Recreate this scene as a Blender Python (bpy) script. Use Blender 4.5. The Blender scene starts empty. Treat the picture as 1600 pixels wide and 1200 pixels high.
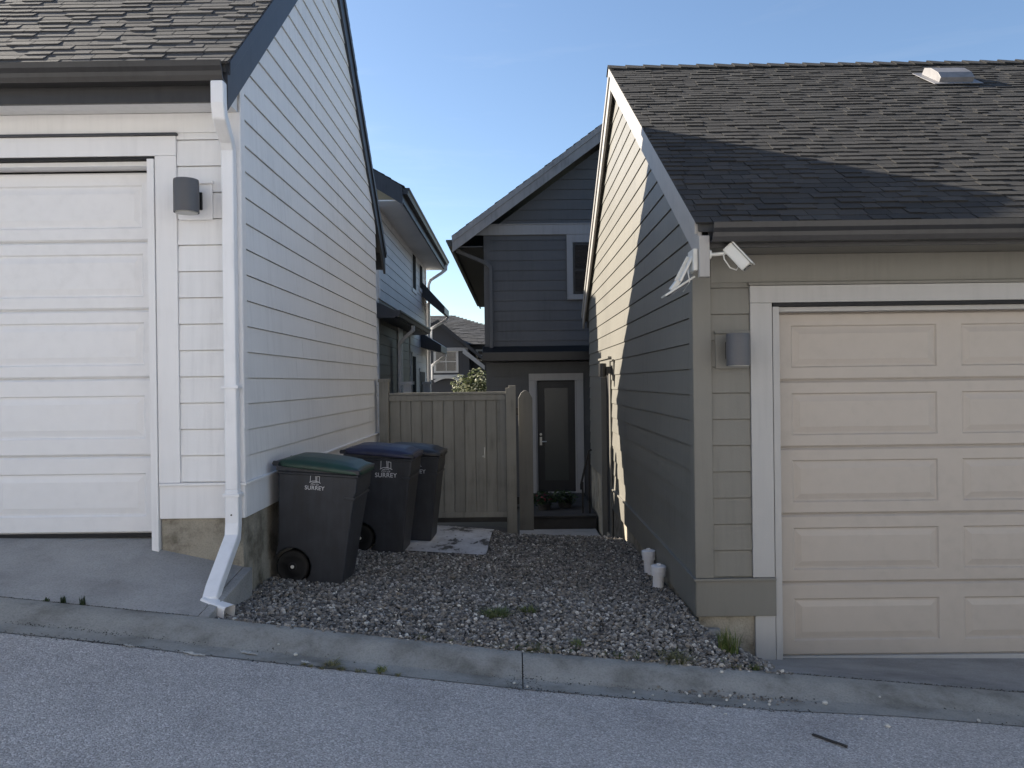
import bpy, bmesh, math, random
import numpy as np
from mathutils import Vector, Matrix

random.seed(7)
C = bpy.context.scene.collection
R = math.radians

# ------------------------------------------------------------------ camera, sky, sun, exposure
cam = bpy.data.cameras.new('camera')
camo = bpy.data.objects.new('camera', cam); C.objects.link(camo)
cam.sensor_width = 36.0
cam.lens = 36.0 * 1230 / 1600
cam.clip_start = 0.05; cam.clip_end = 2000
camo.matrix_world = (Matrix.Rotation(R(0.14), 4, 'Z') @ Matrix.Rotation(R(90 - 0.14), 4, 'X') @ Matrix.Rotation(R(-0.72), 4, 'Z'))
bpy.context.scene.camera = camo

SUN = Vector((-0.757, 0.396, 0.520)).normalized()
world = bpy.data.worlds.new('World'); bpy.context.scene.world = world
world.use_nodes = True
wt = world.node_tree
sky = wt.nodes.new('ShaderNodeTexSky'); sky.sky_type = 'NISHITA'; sky.sun_disc = False
sky.sun_elevation = math.asin(SUN.z)
sky.sun_rotation = math.atan2(SUN.x, SUN.y)
sky.altitude = 60; sky.air_density = 1.0; sky.dust_density = 0.5; sky.ozone_density = 2.6
bg = wt.nodes['Background']; bg.inputs['Strength'].default_value = 0.048
tc = wt.nodes.new('ShaderNodeTexCoord'); mp = wt.nodes.new('ShaderNodeMapping'); mp.inputs['Scale'].default_value = (1.2, 1.6, 9.0); mp.inputs['Rotation'].default_value = (0, R(7), 0)
cn = wt.nodes.new('ShaderNodeTexNoise'); cn.inputs['Scale'].default_value = 2.2; cn.inputs['Detail'].default_value = 7; cn.inputs['Roughness'].default_value = .62; cn.inputs['Distortion'].default_value = .6
cr = wt.nodes.new('ShaderNodeMapRange'); cr.inputs['From Min'].default_value = .54; cr.inputs['From Max'].default_value = .80; cr.inputs['To Max'].default_value = .22
hs = wt.nodes.new('ShaderNodeHueSaturation'); hs.inputs['Saturation'].default_value = .55; hs.inputs['Value'].default_value = 1.12
wt.links.new(tc.outputs['Generated'], mp.inputs['Vector']); wt.links.new(mp.outputs[0], cn.inputs['Vector']); wt.links.new(cn.outputs['Fac'], cr.inputs['Value'])
wt.links.new(cr.outputs[0], hs.inputs['Fac']); wt.links.new(sky.outputs[0], hs.inputs['Color']); wt.links.new(hs.outputs[0], bg.inputs['Color'])

sl = bpy.data.lights.new('sun', 'SUN'); sl.energy = 3.45; sl.angle = R(0.5); sl.color = (1.0, 0.90, 0.76)
so = bpy.data.objects.new('sun', sl); C.objects.link(so)
so.rotation_euler = SUN.to_track_quat('Z', 'Y').to_euler(); so.location = (-20, 12, 20)

vs = bpy.context.scene.view_settings
vs.view_transform = 'Standard'; vs.look = 'None'; vs.exposure = 2.0; vs.gamma = 1.0; vs.use_curve_mapping = False

# ------------------------------------------------------------------ materials
def new_mat(name):
    m = bpy.data.materials.new(name); m.use_nodes = True
    return m, m.node_tree, m.node_tree.nodes['Principled BSDF']

def N(t, typ, **kw):
    n = t.nodes.new(typ)
    for k, v in kw.items():
        if hasattr(n, k): setattr(n, k, v)
        else: n.inputs[k.replace('_', ' ')].default_value = v
    return n

def noise(t, co, scale, detail=4, rough=.55):
    n = t.nodes.new('ShaderNodeTexNoise'); n.inputs['Scale'].default_value = scale
    n.inputs['Detail'].default_value = detail; n.inputs['Roughness'].default_value = rough
    t.links.new(co, n.inputs['Vector']); return n

def ramp(t, fac, stops):
    r = t.nodes.new('ShaderNodeValToRGB'); e = r.color_ramp.elements
    while len(e) < len(stops): e.new(0.5)
    for el, (p, c) in zip(e, stops):
        el.position = p; el.color = (*c, 1) if len(c) == 3 else c
    t.links.new(fac, r.inputs['Fac']); return r

def mapping(t, co, scale):
    m = t.nodes.new('ShaderNodeMapping'); m.inputs['Scale'].default_value = scale
    t.links.new(co, m.inputs['Vector']); return m.outputs[0]

def mul(c, k): return tuple(min(1, a * k) for a in c)

def paint(name, col, rough=.5, var=.10, scale=2.0, bump=.15, fine=60, streak=True, dirt=None, metal=0.0, spec=.5, boards=0):
    """painted surface: broad mottling, rain streaks, fine grain"""
    m, t, b = new_mat(name)
    co = t.nodes.new('ShaderNodeTexCoord').outputs['Object']
    n1 = noise(t, co, scale, 5)
    v = mapping(t, co, (9, 9, .7)) if streak else mapping(t, co, (5, 5, 5))
    n2 = noise(t, v, 2.5, 4)
    add = N(t, 'ShaderNodeMath', operation='ADD')
    t.links.new(n1.outputs['Fac'], add.inputs[0]); t.links.new(n2.outputs['Fac'], add.inputs[1])
    hf = N(t, 'ShaderNodeMath', operation='MULTIPLY'); hf.inputs[1].default_value = .5
    t.links.new(add.outputs[0], hf.inputs[0])
    d = dirt or mul(col, 1 - 1.6 * var)
    r = ramp(t, hf.outputs[0], [(.33, d), (.47, mul(col, 1 - .25 * var)), (.66, mul(col, 1 + .5 * var))])
    if boards:
        g_ = t.nodes.new('ShaderNodeNewGeometry'); rb_ = ramp(t, g_.outputs['Random Per Island'], [(0, (1 - boards,)*3), (1, (1.0,)*3)])
        mb_ = N(t, 'ShaderNodeMix', data_type='RGBA', blend_type='MULTIPLY'); mb_.inputs[0].default_value = 1
        t.links.new(r.outputs[0], mb_.inputs[6]); t.links.new(rb_.outputs[0], mb_.inputs[7]); t.links.new(mb_.outputs[2], b.inputs['Base Color'])
    else: t.links.new(r.outputs[0], b.inputs['Base Color'])
    b.inputs['Roughness'].default_value = rough; b.inputs['Metallic'].default_value = metal
    b.inputs['Specular IOR Level'].default_value = spec
    n3 = noise(t, mapping(t, co, (1, 1, 1)), fine, 3)
    bp = N(t, 'ShaderNodeBump'); bp.inputs['Strength'].default_value = bump; bp.inputs['Distance'].default_value = .004
    t.links.new(n3.outputs['Fac'], bp.inputs['Height']); t.links.new(bp.outputs[0], b.inputs['Normal'])
    return m

def concrete(name, col, stain, scale=1.6, bump=.5, speck=True):
    m, t, b = new_mat(name)
    co = t.nodes.new('ShaderNodeTexCoord').outputs['Object']
    n1 = noise(t, co, scale, 8, .62)
    r1 = ramp(t, n1.outputs['Fac'], [(.30, stain), (.50, mul(col, .92)), (.70, mul(col, 1.12))])
    n2 = noise(t, co, 90, 3)
    r2 = ramp(t, n2.outputs['Fac'], [(.30, (.72,) * 3), (.55, (1,) * 3), (.75, (1.0,) * 3)])
    mx = N(t, 'ShaderNodeMix', data_type='RGBA', blend_type='MULTIPLY'); mx.inputs[0].default_value = .8 if speck else .3
    t.links.new(r1.outputs[0], mx.inputs[6]); t.links.new(r2.outputs[0], mx.inputs[7])
    t.links.new(mx.outputs[2], b.inputs['Base Color'])
    b.inputs['Roughness'].default_value = .88
    ad = N(t, 'ShaderNodeMath', operation='ADD'); t.links.new(n1.outputs['Fac'], ad.inputs[0]); t.links.new(n2.outputs['Fac'], ad.inputs[1])
    bp = N(t, 'ShaderNodeBump'); bp.inputs['Strength'].default_value = bump; bp.inputs['Distance'].default_value = .006
    t.links.new(ad.outputs[0], bp.inputs['Height']); t.links.new(bp.outputs[0], b.inputs['Normal'])
    return m

def asphalt():
    m, t, b = new_mat('asphalt')
    co = t.nodes.new('ShaderNodeTexCoord').outputs['Object']
    vo = N(t, 'ShaderNodeTexVoronoi', feature='F1'); vo.inputs['Scale'].default_value = 150
    t.links.new(co, vo.inputs['Vector'])
    sep = N(t, 'ShaderNodeSeparateColor'); t.links.new(vo.outputs['Color'], sep.inputs[0])
    r = ramp(t, sep.outputs[0], [(0, (.30, .283, .27)), (.5, (.46, .437, .418)), (.82, (.545, .52, .50)), (.97, (.71, .685, .66))])
    n1 = noise(t, co, 1.7, 8, .68)
    r1 = ramp(t, n1.outputs['Fac'], [(.28, (.74, .74, .75)), (.46, (.93,) * 3), (.62, (1.0, 1.0, 1.0))])
    mx = N(t, 'ShaderNodeMix', data_type='RGBA', blend_type='MULTIPLY'); mx.inputs[0].default_value = 1
    t.links.new(r.outputs[0], mx.inputs[6]); t.links.new(r1.outputs[0], mx.inputs[7])
    t.links.new(mx.outputs[2], b.inputs['Base Color'])
    b.inputs['Roughness'].default_value = .85
    bp = N(t, 'ShaderNodeBump'); bp.inputs['Strength'].default_value = .8; bp.inputs['Distance'].default_value = .006
    t.links.new(vo.outputs['Distance'], bp.inputs['Height']); bp.invert = True
    t.links.new(bp.outputs[0], b.inputs['Normal'])
    return m

def island_mat(name, stops, rough=.9, bump=.6, fine=140, mott=.25):
    """each separate piece of the mesh takes its own colour from the stops"""
    m, t, b = new_mat(name)
    g = t.nodes.new('ShaderNodeNewGeometry')
    r = ramp(t, g.outputs['Random Per Island'], stops)
    co = t.nodes.new('ShaderNodeTexCoord').outputs['Object']
    n = noise(t, co, fine, 4)
    r2 = ramp(t, n.outputs['Fac'], [(.3, (1 - mott,) * 3), (.7, (1.0,) * 3)])
    mx = N(t, 'ShaderNodeMix', data_type='RGBA', blend_type='MULTIPLY'); mx.inputs[0].default_value = 1
    t.links.new(r.outputs[0], mx.inputs[6]); t.links.new(r2.outputs[0], mx.inputs[7])
    t.links.new(mx.outputs[2], b.inputs['Base Color']); b.inputs['Roughness'].default_value = rough
    b.inputs['Diffuse Roughness'].default_value = 1.0
    bp = N(t, 'ShaderNodeBump'); bp.inputs['Strength'].default_value = bump; bp.inputs['Distance'].default_value = .004
    t.links.new(n.outputs['Fac'], bp.inputs['Height']); t.links.new(bp.outputs[0], b.inputs['Normal'])
    return m

def glass_mat(name, col=(.012, .014, .018), rough=.04):
    m, t, b = new_mat(name)
    b.inputs['Base Color'].default_value = (*col, 1); b.inputs['Roughness'].default_value = rough
    b.inputs['Specular IOR Level'].default_value = .6
    return m

def leaf_mat(name, stops):
    m, t, b = new_mat(name)
    g = t.nodes.new('ShaderNodeNewGeometry')
    r = ramp(t, g.outputs['Random Per Island'], stops)
    t.links.new(r.outputs[0], b.inputs['Base Color']); b.inputs['Roughness'].default_value = .5
    tr = t.nodes.new('ShaderNodeBsdfTranslucent'); t.links.new(r.outputs[0], tr.inputs['Color'])
    ms = t.nodes.new('ShaderNodeMixShader'); ms.inputs[0].default_value = .3
    out = t.nodes['Material Output']
    t.links.new(b.outputs[0], ms.inputs[1]); t.links.new(tr.outputs[0], ms.inputs[2]); t.links.new(ms.outputs[0], out.inputs[0])
    return m

M = {}
M['asphalt'] = asphalt()
M['kerb'] = concrete('kerb concrete', (.315, .308, .282), (.155, .148, .128), 3.6)
M['slab'] = concrete('driveway concrete', (.35, .343, .33), (.21, .205, .195), 1.9, .35)
M['found'] = concrete('foundation concrete', (.34, .31, .25), (.10, .085, .06), 5.5)
M['soil'] = concrete('soil', (.06, .056, .05), (.03, .028, .025), 4)
M['earth'] = concrete('earth', (.10, .095, .08), (.06, .06, .045), .6)
M['white'] = paint('white siding paint', (.81, .81, .81), .5, .07, 1.4, boards=.045)
M['white_trim'] = paint('white trim paint', (.815, .81, .81), .45, .05, 2)
M['door_white'] = paint('white door enamel', (.815, .81, .81), .4, .04, .8, .05, 200, False)
M['spout'] = paint('white downspout enamel', (.83, .84, .86), .35, .06, 5, .03)
M['charcoal'] = paint('charcoal trim paint', (.036, .040, .050), .45, .2, 3)
M['gutter'] = paint('dark gutter enamel', (.030, .030, .032), .35, .2, 3, .03)
M['taupe'] = paint('taupe siding paint', (.19, .182, .158), .5, .11, 1.3, boards=.08)
M['taupe_trim'] = paint('taupe trim paint', (.185, .177, .154), .5, .08, 2)
M['pale_trim'] = paint('pale grey trim paint', (.42, .41, .395), .45, .06, 2)
M['rake_pale'] = paint('pale taupe rake paint', (.36, .345, .325), .5, .1, 3)
M['beige'] = paint('beige door enamel', (.445, .395, .345), .42, .05, .8, .05, 200, False)
M['slate'] = paint('slate siding paint', (.075, .079, .086), .55, .12, 1.2, boards=.12)
M['slate_trim'] = paint('slate house trim paint', (.25, .252, .262), .5, .1, 2)
M['door_trim'] = paint('pale door trim paint', (.34, .34, .345), .5, .08, 2)
M['slate_rake'] = paint('weathered rake paint', (.22, .22, .226), .55, .2, 3)
M['navy'] = paint('dark blue siding paint', (.022, .025, .034), .6, .15, 2)
M['black'] = paint('black enamel', (.008, .008, .009), .4, .2, 4, .03)
M['fence'] = paint('fence paint', (.30, .288, .252), .6, .2, 3, .3, 40, boards=.18)
M['soffit_dark'] = paint('dark soffit', (.035, .035, .035), .6, .1, 2)
M['lamp_grey'] = paint('grey lamp enamel', (.095, .095, .102), .5, .06, 3, .02, 60, False)
M['lamp_lens'] = glass_mat('frosted lens', (.45, .45, .43), .35)
M['bin'] = paint('charcoal bin plastic', (.028, .031, .039), .5, .5, 6, .25, 160, dirt=(.022, .022, .024))
M['lid_green'] = paint('green lid plastic', (.012, .042, .029), .42, .3, 6, .2, 160, False)
M['lid_blue'] = paint('blue lid plastic', (.016, .019, .055), .42, .3, 6, .2, 160, False)
M['lid_black'] = paint('black lid plastic', (.014, .014, .017), .42, .3, 6, .2, 160, False)
M['rubber'] = paint('black rubber', (.010, .010, .011), .7, .3, 9, .3)
M['print'] = paint('white print', (.62, .63, .65), .6, .05, 20, .0)
M['vent'] = paint('weathered vent metal', (.20, .195, .20), .5, .2, 8, .05, 60, False)
M['gate'] = paint('weathered gate paint', (.145, .142, .130), .6, .14, 3, .3, 40)
M['pvc'] = paint('white pvc', (.68, .68, .70), .35, .06, 9, .02, 60, False)
M['camwhite'] = paint('ivory device plastic', (.66, .65, .60), .4, .06, 9, .02, 60, False)
M['steel'] = paint('brushed steel', (.5, .5, .48), .35, .1, 9, .02, 60, False, metal=.9)
M['glass'] = glass_mat('window glass')
M['dull_glass'] = glass_mat('matte dark glass', (.010, .011, .013), .8); M['dull_glass'].node_tree.nodes['Principled BSDF'].inputs['Specular IOR Level'].default_value = .08  # gloss kept low so sky reflections don't brighten the panes
M['frost'] = glass_mat('frosted door glass', (.028, .034, .035), .3)
M['door_dark'] = paint('dark door paint', (.018, .019, .021), .5, .15, 3)
M['step'] = concrete('dark step', (.045, .043, .042), (.025, .024, .023), 3)
M['shingle_r'] = island_mat('charcoal shingles', [(0, (.022, .021, .020)), (.5, (.033, .031, .029)), (1, (.050, .047, .044))], .93, .9, 160, .4)
M['shingle_l'] = island_mat('grey shingles', [(0, (.060, .060, .062)), (.5, (.085, .084, .086)), (1, (.115, .113, .114))], .9, .9, 160, .4)
M['shingle_far'] = island_mat('dark slate shingles', [(0, (.03, .03, .033)), (.5, (.055, .055, .06)), (1, (.085, .085, .09))], .95, .8, 60, .3)
M['gravel'] = island_mat('river gravel', [(0, (.07, .066, .062)), (.22, (.14, .135, .130)), (.50, (.225, .218, .208)), (.70, (.27, .235, .19)), (.86, (.36, .345, .325)), (.955, (.50, .485, .455)), (1, (.74, .72, .67))], .75, .3, 90, .3)
M['leaf_grass'] = leaf_mat('grass blade', [(0, (.06, .095, .02)), (.5, (.12, .17, .045)), (1, (.25, .24, .10))])
M['leaf_dry'] = leaf_mat('dry weed', [(0, (.13, .115, .05)), (.5, (.17, .18, .08)), (1, (.30, .26, .14))])
M['leaf_bush'] = leaf_mat('variegated leaf', [(0, (.030, .045, .014)), (.5, (.09, .11, .045)), (.8, (.30, .31, .19)), (1, (.5, .5, .36))])
M['leaf_dark'] = leaf_mat('dark leaf', [(0, (.015, .03, .01)), (.6, (.03, .055, .02)), (1, (.05, .075, .03))])
M['petal'] = leaf_mat('red petal', [(0, (.10, .012, .02)), (1, (.20, .03, .05))])
M['bark'] = paint('bark', (.05, .04, .03), .9, .3, 12, .8, 30)
M['wood_dark'] = paint('weathered stick', (.035, .033, .032), .8, .3, 20, .5)
M['pebble_white'] = paint('pale pebble', (.55, .54, .50), .7, .2, 30, .3, 60, False)
M['grit'] = island_mat('dark grit', [(0, (.02, .018, .015)), (.6, (.05, .045, .035)), (1, (.12, .11, .09))], .9, .3, 80, .2)
M['paper'] = paint('pale scrap', (.45, .45, .43), .8, .2, 30, .3, 60, False)

def pad_material():
    m, t, b = new_mat('stained pad')
    co = t.nodes.new('ShaderNodeTexCoord').outputs['Object']
    n = noise(t, mapping(t, co, (2.2, .75, 1)), 1.5, 9, .68)
    r = ramp(t, n.outputs['Fac'], [(.34, (.022, .021, .020)), (.425, (.07, .068, .065)), (.455, (.42, .42, .43)), (.70, (.66, .67, .69))])
    t.links.new(r.outputs[0], b.inputs['Base Color']); b.inputs['Roughness'].default_value = .8
    return m
M['pad'] = pad_material()

# ------------------------------------------------------------------ mesh helpers
ROOT = {}          # object -> world offset of its thing's base
class MB:
    def __init__(s): s.v = []; s.f = []; s.p = []
    def add(s, verts, faces):
        o = len(s.v); s.p.append((o, len(s.f))); s.v += [tuple(p) for p in verts]; s.f += [tuple(i + o for i in f) for f in faces]; return s
    def box(s, x0, x1, y0, y1, z0, z1):
        return s.add([(x0,y0,z0),(x1,y0,z0),(x1,y1,z0),(x0,y1,z0),(x0,y0,z1),(x1,y0,z1),(x1,y1,z1),(x0,y1,z1)],
            [(0,3,2,1),(4,5,6,7),(0,1,5,4),(1,2,6,5),(2,3,7,6),(3,0,4,7)])
    def prism(s, pts, d):
        """planar polygon (list of 3D points) extruded by the vector d"""
        n = len(pts); d = Vector(d)
        a = [Vector(p) for p in pts]; b = [p + d for p in a]
        nrm = Vector((0,0,0))
        for i in range(n): nrm += a[i].cross(a[(i+1) % n])
        fl = nrm.dot(d) > 0
        fs = [tuple(range(n))[::-1] if fl else tuple(range(n)), tuple(range(n, 2*n)) if fl else tuple(range(n, 2*n))[::-1]]
        for i in range(n):
            j = (i + 1) % n
            fs.append((i, j, n + j, n + i) if fl else (j, i, n + i, n + j))
        return s.add(a + b, fs)
    def tube(s, path, r, n=10, cap=True, r1=None):
        path = [Vector(p) for p in path]; rings = []
        for i, p in enumerate(path):
            t = (path[min(i+1, len(path)-1)] - path[max(i-1, 0)]).normalized()
            up = Vector((0,0,1)) if abs(t.z) < .9 else Vector((1,0,0))
            a = t.cross(up).normalized(); b = t.cross(a).normalized()
            rr = r if r1 is None else r + (r1 - r) * i / (len(path) - 1)
            rings.append([p + a*math.cos(2*math.pi*k/n)*rr + b*math.sin(2*math.pi*k/n)*rr for k in range(n)])
        vs = [q for ring in rings for q in ring]; fs = []
        for i in range(len(rings)-1):
            for k in range(n):
                l = (k+1) % n; fs.append((i*n+k, i*n+l, (i+1)*n+l, (i+1)*n+k))
        if cap: fs += [tuple(range(n))[::-1], tuple((len(rings)-1)*n + k for k in range(n))]
        return s.add(vs, fs)
    def sweep(s, path, w, h, side=(1,0,0), cap_end=True):
        """rectangular bar with mitred joints along a path"""
        path = [Vector(p) for p in path]; sd = Vector(side); rings = []
        for i, p in enumerate(path):
            d0 = (p - path[i-1]).normalized() if i else None
            d1 = (path[i+1] - p).normalized() if i < len(path)-1 else None
            t = ((d0 or d1) + (d1 or d0)).normalized()
            a = (sd - t*sd.dot(t)).normalized(); b = t.cross(a).normalized()
            k = 1.0
            if d0 is not None and d1 is not None: k = 1 / max(.5, t.dot(d0))
            rings.append([p + a*w/2 + b*h/2*k, p - a*w/2 + b*h/2*k, p - a*w/2 - b*h/2*k, p + a*w/2 - b*h/2*k])
        vs = [q for r in rings for q in r]; fs = []
        for i in range(len(rings)-1):
            for k in range(4):
                l = (k+1) % 4; fs.append((i*4+k, i*4+l, (i+1)*4+l, (i+1)*4+k))
        fs.append((3,2,1,0))
        if cap_end: n = (len(rings)-1)*4; fs.append((n, n+1, n+2, n+3))
        return s.add(vs, fs)
    def lathe(s, prof, c, n=24, axis='z'):
        vs = []; fs = []
        for (r, h) in prof:
            for k in range(n):
                a = 2*math.pi*k/n
                q = (r*math.cos(a), r*math.sin(a), h)
                if axis == 'y': q = (q[0], q[2], q[1])
                if axis == 'x': q = (q[2], q[0], q[1])
                vs.append((c[0]+q[0], c[1]+q[1], c[2]+q[2]))
        for i in range(len(prof)-1):
            for k in range(n):
                l = (k+1) % n; fs.append((i*n+k, i*n+l, (i+1)*n+l, (i+1)*n+k))
        fs.append(tuple(range(n))[::-1]); m = (len(prof)-1)*n; fs.append(tuple(m+k for k in range(n)))
        return s.add(vs, fs)
    def each(s, name, mat, parent=None, **kw):
        """every solid added becomes an object of its own"""
        out = []; ends = s.p[1:] + [(len(s.v), len(s.f))]
        for (v0, f0), (v1, f1) in zip(s.p, ends):
            m = MB(); m.add(s.v[v0:v1], [tuple(i - v0 for i in f) for f in s.f[f0:f1]]); out.append(m.build(name, mat, parent, **kw))
        return out
    def build(s, name, mat, parent=None, smooth=None, bevel=None, fix=True):
        off = ROOT.get(parent, Vector((0,0,0))) if parent else Vector((0,0,0))
        me = bpy.data.meshes.new(name)
        me.from_pydata([(p[0]-off.x, p[1]-off.y, p[2]-off.z) for p in s.v], [], s.f)
        if fix:
            bm = bmesh.new(); bm.from_mesh(me); bmesh.ops.recalc_face_normals(bm, faces=bm.faces); bm.to_mesh(me); bm.free()
        me.materials.append(mat)
        o = bpy.data.objects.new(name, me); C.objects.link(o)
        if parent: o.parent = parent; ROOT[o] = off
        if smooth is not None:
            me.shade_smooth() if smooth is True else me.shade_smooth()
            if smooth is not True: me.set_sharp_from_angle(angle=R(smooth))
        if bevel:
            b = o.modifiers.new('bevel', 'BEVEL'); b.width = bevel; b.segments = 2; b.limit_method = 'ANGLE'; b.angle_limit = R(40)
        return o

def tag(o, label=None, cat=None, group=None, kind=None):
    if label: o['label'] = label
    if cat: o['category'] = cat
    if group: o['group'] = group
    if kind: o['kind'] = kind
    return o

def thing(name, loc, label, cat, group=None):
    o = bpy.data.objects.new(name, None); C.objects.link(o); o.location = loc; o.empty_display_size = .2
    ROOT[o] = Vector(loc)
    return tag(o, label, cat, group)

def copy_tree(o, parent=None):
    c = o.copy(); C.objects.link(c)
    if parent: c.parent = parent
    for ch in list(o.children): copy_tree(ch, c)
    return c

def clip_band(poly, za, zb):
    def half(p, z, keep_above):
        out = []
        for i in range(len(p)):
            a, b = p[i], p[(i+1) % len(p)]
            ia = a[1] >= z if keep_above else a[1] <= z
            ib = b[1] >= z if keep_above else b[1] <= z
            if ia: out.append(a)
            if ia != ib:
                t = (z - a[1]) / (b[1] - a[1]); out.append((a[0] + t*(b[0]-a[0]), z))
        return out
    p = half(poly, za, True)
    return half(p, zb, False) if len(p) > 2 else []

def siding(mb, poly, O, U, Nn, e, z0, lap=.010, gap=.007, thick=.10):
    """lap siding: every course is a board leaning out at its lower edge, over a solid backing"""
    O, U, Nn = Vector(O), Vector(U), Vector(Nn); jr = random.Random(len(poly)*7 + int(abs(O.x + O.y)*100))
    P = lambda s_, z, d: O + U*s_ + Vector((0,0,z)) + Nn*d
    mb.prism([P(a, z, -.012) for a, z in poly], Nn * -thick)
    zmin = min(p[1] for p in poly); zmax = max(p[1] for p in poly)
    k = math.floor((zmin - z0) / e)
    while z0 + k*e < zmax:
        za = z0 + k*e + gap; zb = z0 + (k+1)*e; k += 1
        whole = clip_band(poly, za, zb)
        if len(whole) < 3: continue
        lo, hi = min(p[0] for p in whole), max(p[0] for p in whole)
        cuts = [lo]; c = lo + jr.uniform(1.2, 3.6)
        while hi - lo > 2.5 and c < hi - .5: cuts.append(c); c += jr.uniform(2.6, 3.66)
        cuts.append(hi)
        for c0, c1 in zip(cuts, cuts[1:]):
            sw_ = [(z, a) for a, z in whole]
            q = [(a, z) for z, a in clip_band(sw_, c0 + (.0012 if c0 > lo else -1), c1 - (.0012 if c1 < hi else -1))]
            if len(q) < 3: continue
            d_ = lambda z: lap * (1 - (z - za)/e) + .001
            mb.add([P(a, z, d_(z)) for a, z in q], [tuple(range(len(q)))])
            zl = min(p[1] for p in q); lows = sorted(a for a, z in q if abs(z - zl) < 1e-6)
            if len(lows) >= 2:
                a0, a1 = lows[0], lows[-1]; d = d_(zl)
                mb.add([P(a0, zl, d), P(a1, zl, d), P(a1, zl, -.012), P(a0, zl, -.012)], [(0,1,2,3)])
            for (a, z), (a2, z2) in zip(q, q[1:] + q[:1]):      # board ends
                if abs(z - z2) > 1e-4: mb.add([P(a, z, d_(z)), P(a2, z2, d_(z2)), P(a2, z2, -.012), P(a, z, -.012)], [(0,1,2,3)])
    return mb

def shingles(mb, O, X, S, Nn, length, slope, e=.125, wmin=.11, wmax=.21, seed=1):
    """courses of separate tabs, each with its own thickness and a slightly uneven butt edge"""
    rnd = random.Random(seed)
    O, X, S, Nn = Vector(O), Vector(X), Vector(S), Vector(Nn)
    rows = int(slope / e) + 1
    for r in range(rows):
        s0 = r * e; a = -rnd.random() * .1
        while a < length:
            b = a + rnd.uniform(wmin, wmax)
            a0, b0 = max(0, a), min(length, b)
            if b0 - a0 > .01:
                h = .006 + (.007 if rnd.random() < .5 else .0) + rnd.uniform(0, .003)
                j = rnd.uniform(-.010, .006); k = rnd.uniform(-.003, .003); g = .003
                st = min(slope, s0 + e * 1.3)
                sb = max(-.03, s0 + j)
                p = [O + X*(a0+g) + S*(sb+k) + Nn*h, O + X*(b0-g) + S*(sb-k) + Nn*h, O + X*(b0-g) + S*st + Nn*.0015, O + X*(a0+g) + S*st + Nn*.0015,
                     O + X*(a0+g) + S*(sb+k) - Nn*.004, O + X*(b0-g) + S*(sb-k) - Nn*.004, O + X*(b0-g) + S*st - Nn*.006, O + X*(a0+g) + S*st - Nn*.006]
                mb.add(p, [(0,1,2,3),(4,5,1,0),(5,6,2,1),(7,4,0,3)])
            a = b
    return mb

def lerp_profile(pts, x):
    if x <= pts[0][0]: return pts[0][1]
    for (a, za), (b, zb) in zip(pts, pts[1:]):
        if x <= b: return za + (zb - za) * (x - a) / (b - a)
    return pts[-1][1]

# ------------------------------------------------------------------ ground levels
KP = [(-16, .22), (-2.97, -1.21), (-1.75, -1.346), (0, -1.554), (1.1, -1.66), (2.32, -1.775), (16, -3.05)]  # these levels and most positions below worked out from image pixels, then hardcoded
def zk(x): return lerp_profile(KP, x)
LP = [(4.55, -1.375), (5.3, -1.435), (5.9, -1.45), (7.2, -1.515), (9, -1.68), (10.5, -1.83), (12, -2.15), (14, -2.3)]
RP = [(4.55, -1.675), (5.5, -1.65), (6.6, -1.71), (7.1, -1.735), (8.45, -1.77), (9.4, -1.87), (10.4, -2.09), (11.0, -2.22), (11.5, -2.27), (14, -2.3)]
def g(x, y):
    if y < 4.55: return zk(x)
    t = (x + 1.8) / 3.05; t = max(-.1, min(1.0, t))
    if x > 1.2 and y < 6:
        k = min(1, (y - 4.55)/.75); return zk(x)*(1-k) + (-1.645 - .62*(x - 1.2))*k
    sm = lambda q: max(0, min(1, q))**2 * (3 - 2*max(0, min(1, q)))
    t = t + (1 - t) * sm((y - 9)/1.2) * sm((x + .30)/.35)
    return lerp_profile(LP, y) * (1 - t) + lerp_profile(RP, y) * t

KB = 4.55      # back of the kerb
def kerb_profile(f):   # (y, dz) from back of kerb to the asphalt; f scales the lip
    return [(4.55, 0.0), (4.49, .004*f), (4.45, -.003*f), (4.395, -.016*f-.003), (4.305, -.056*f-.008), (4.285, -.060*f-.008), (4.12, -.046*f-.006)]
def lip(x):
    if x < -2.2: return .72
    if x > 2.0: return .5
    if x > 1.3: return 1 - .5*(x-1.3)/.7
    if x < -1.7: return .72 + .28*(x+2.2)/.5
    return 1.0

def grid_obj(name, xs, ys, zf, mat, kind='structure', smooth=True):
    mb = MB(); nx, ny = len(xs), len(ys)
    mb.add([(x, y, zf(x, y)) for y in ys for x in xs], [(j*nx+i, j*nx+i+1, (j+1)*nx+i+1, (j+1)*nx+i) for j in range(ny-1) for i in range(nx-1)])
    o = mb.build(name, mat, smooth=smooth or None, fix=False); tag(o, kind=kind); return o
def fr(a, b, n): return [a + (b-a)*i/n for i in range(n+1)]

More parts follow.
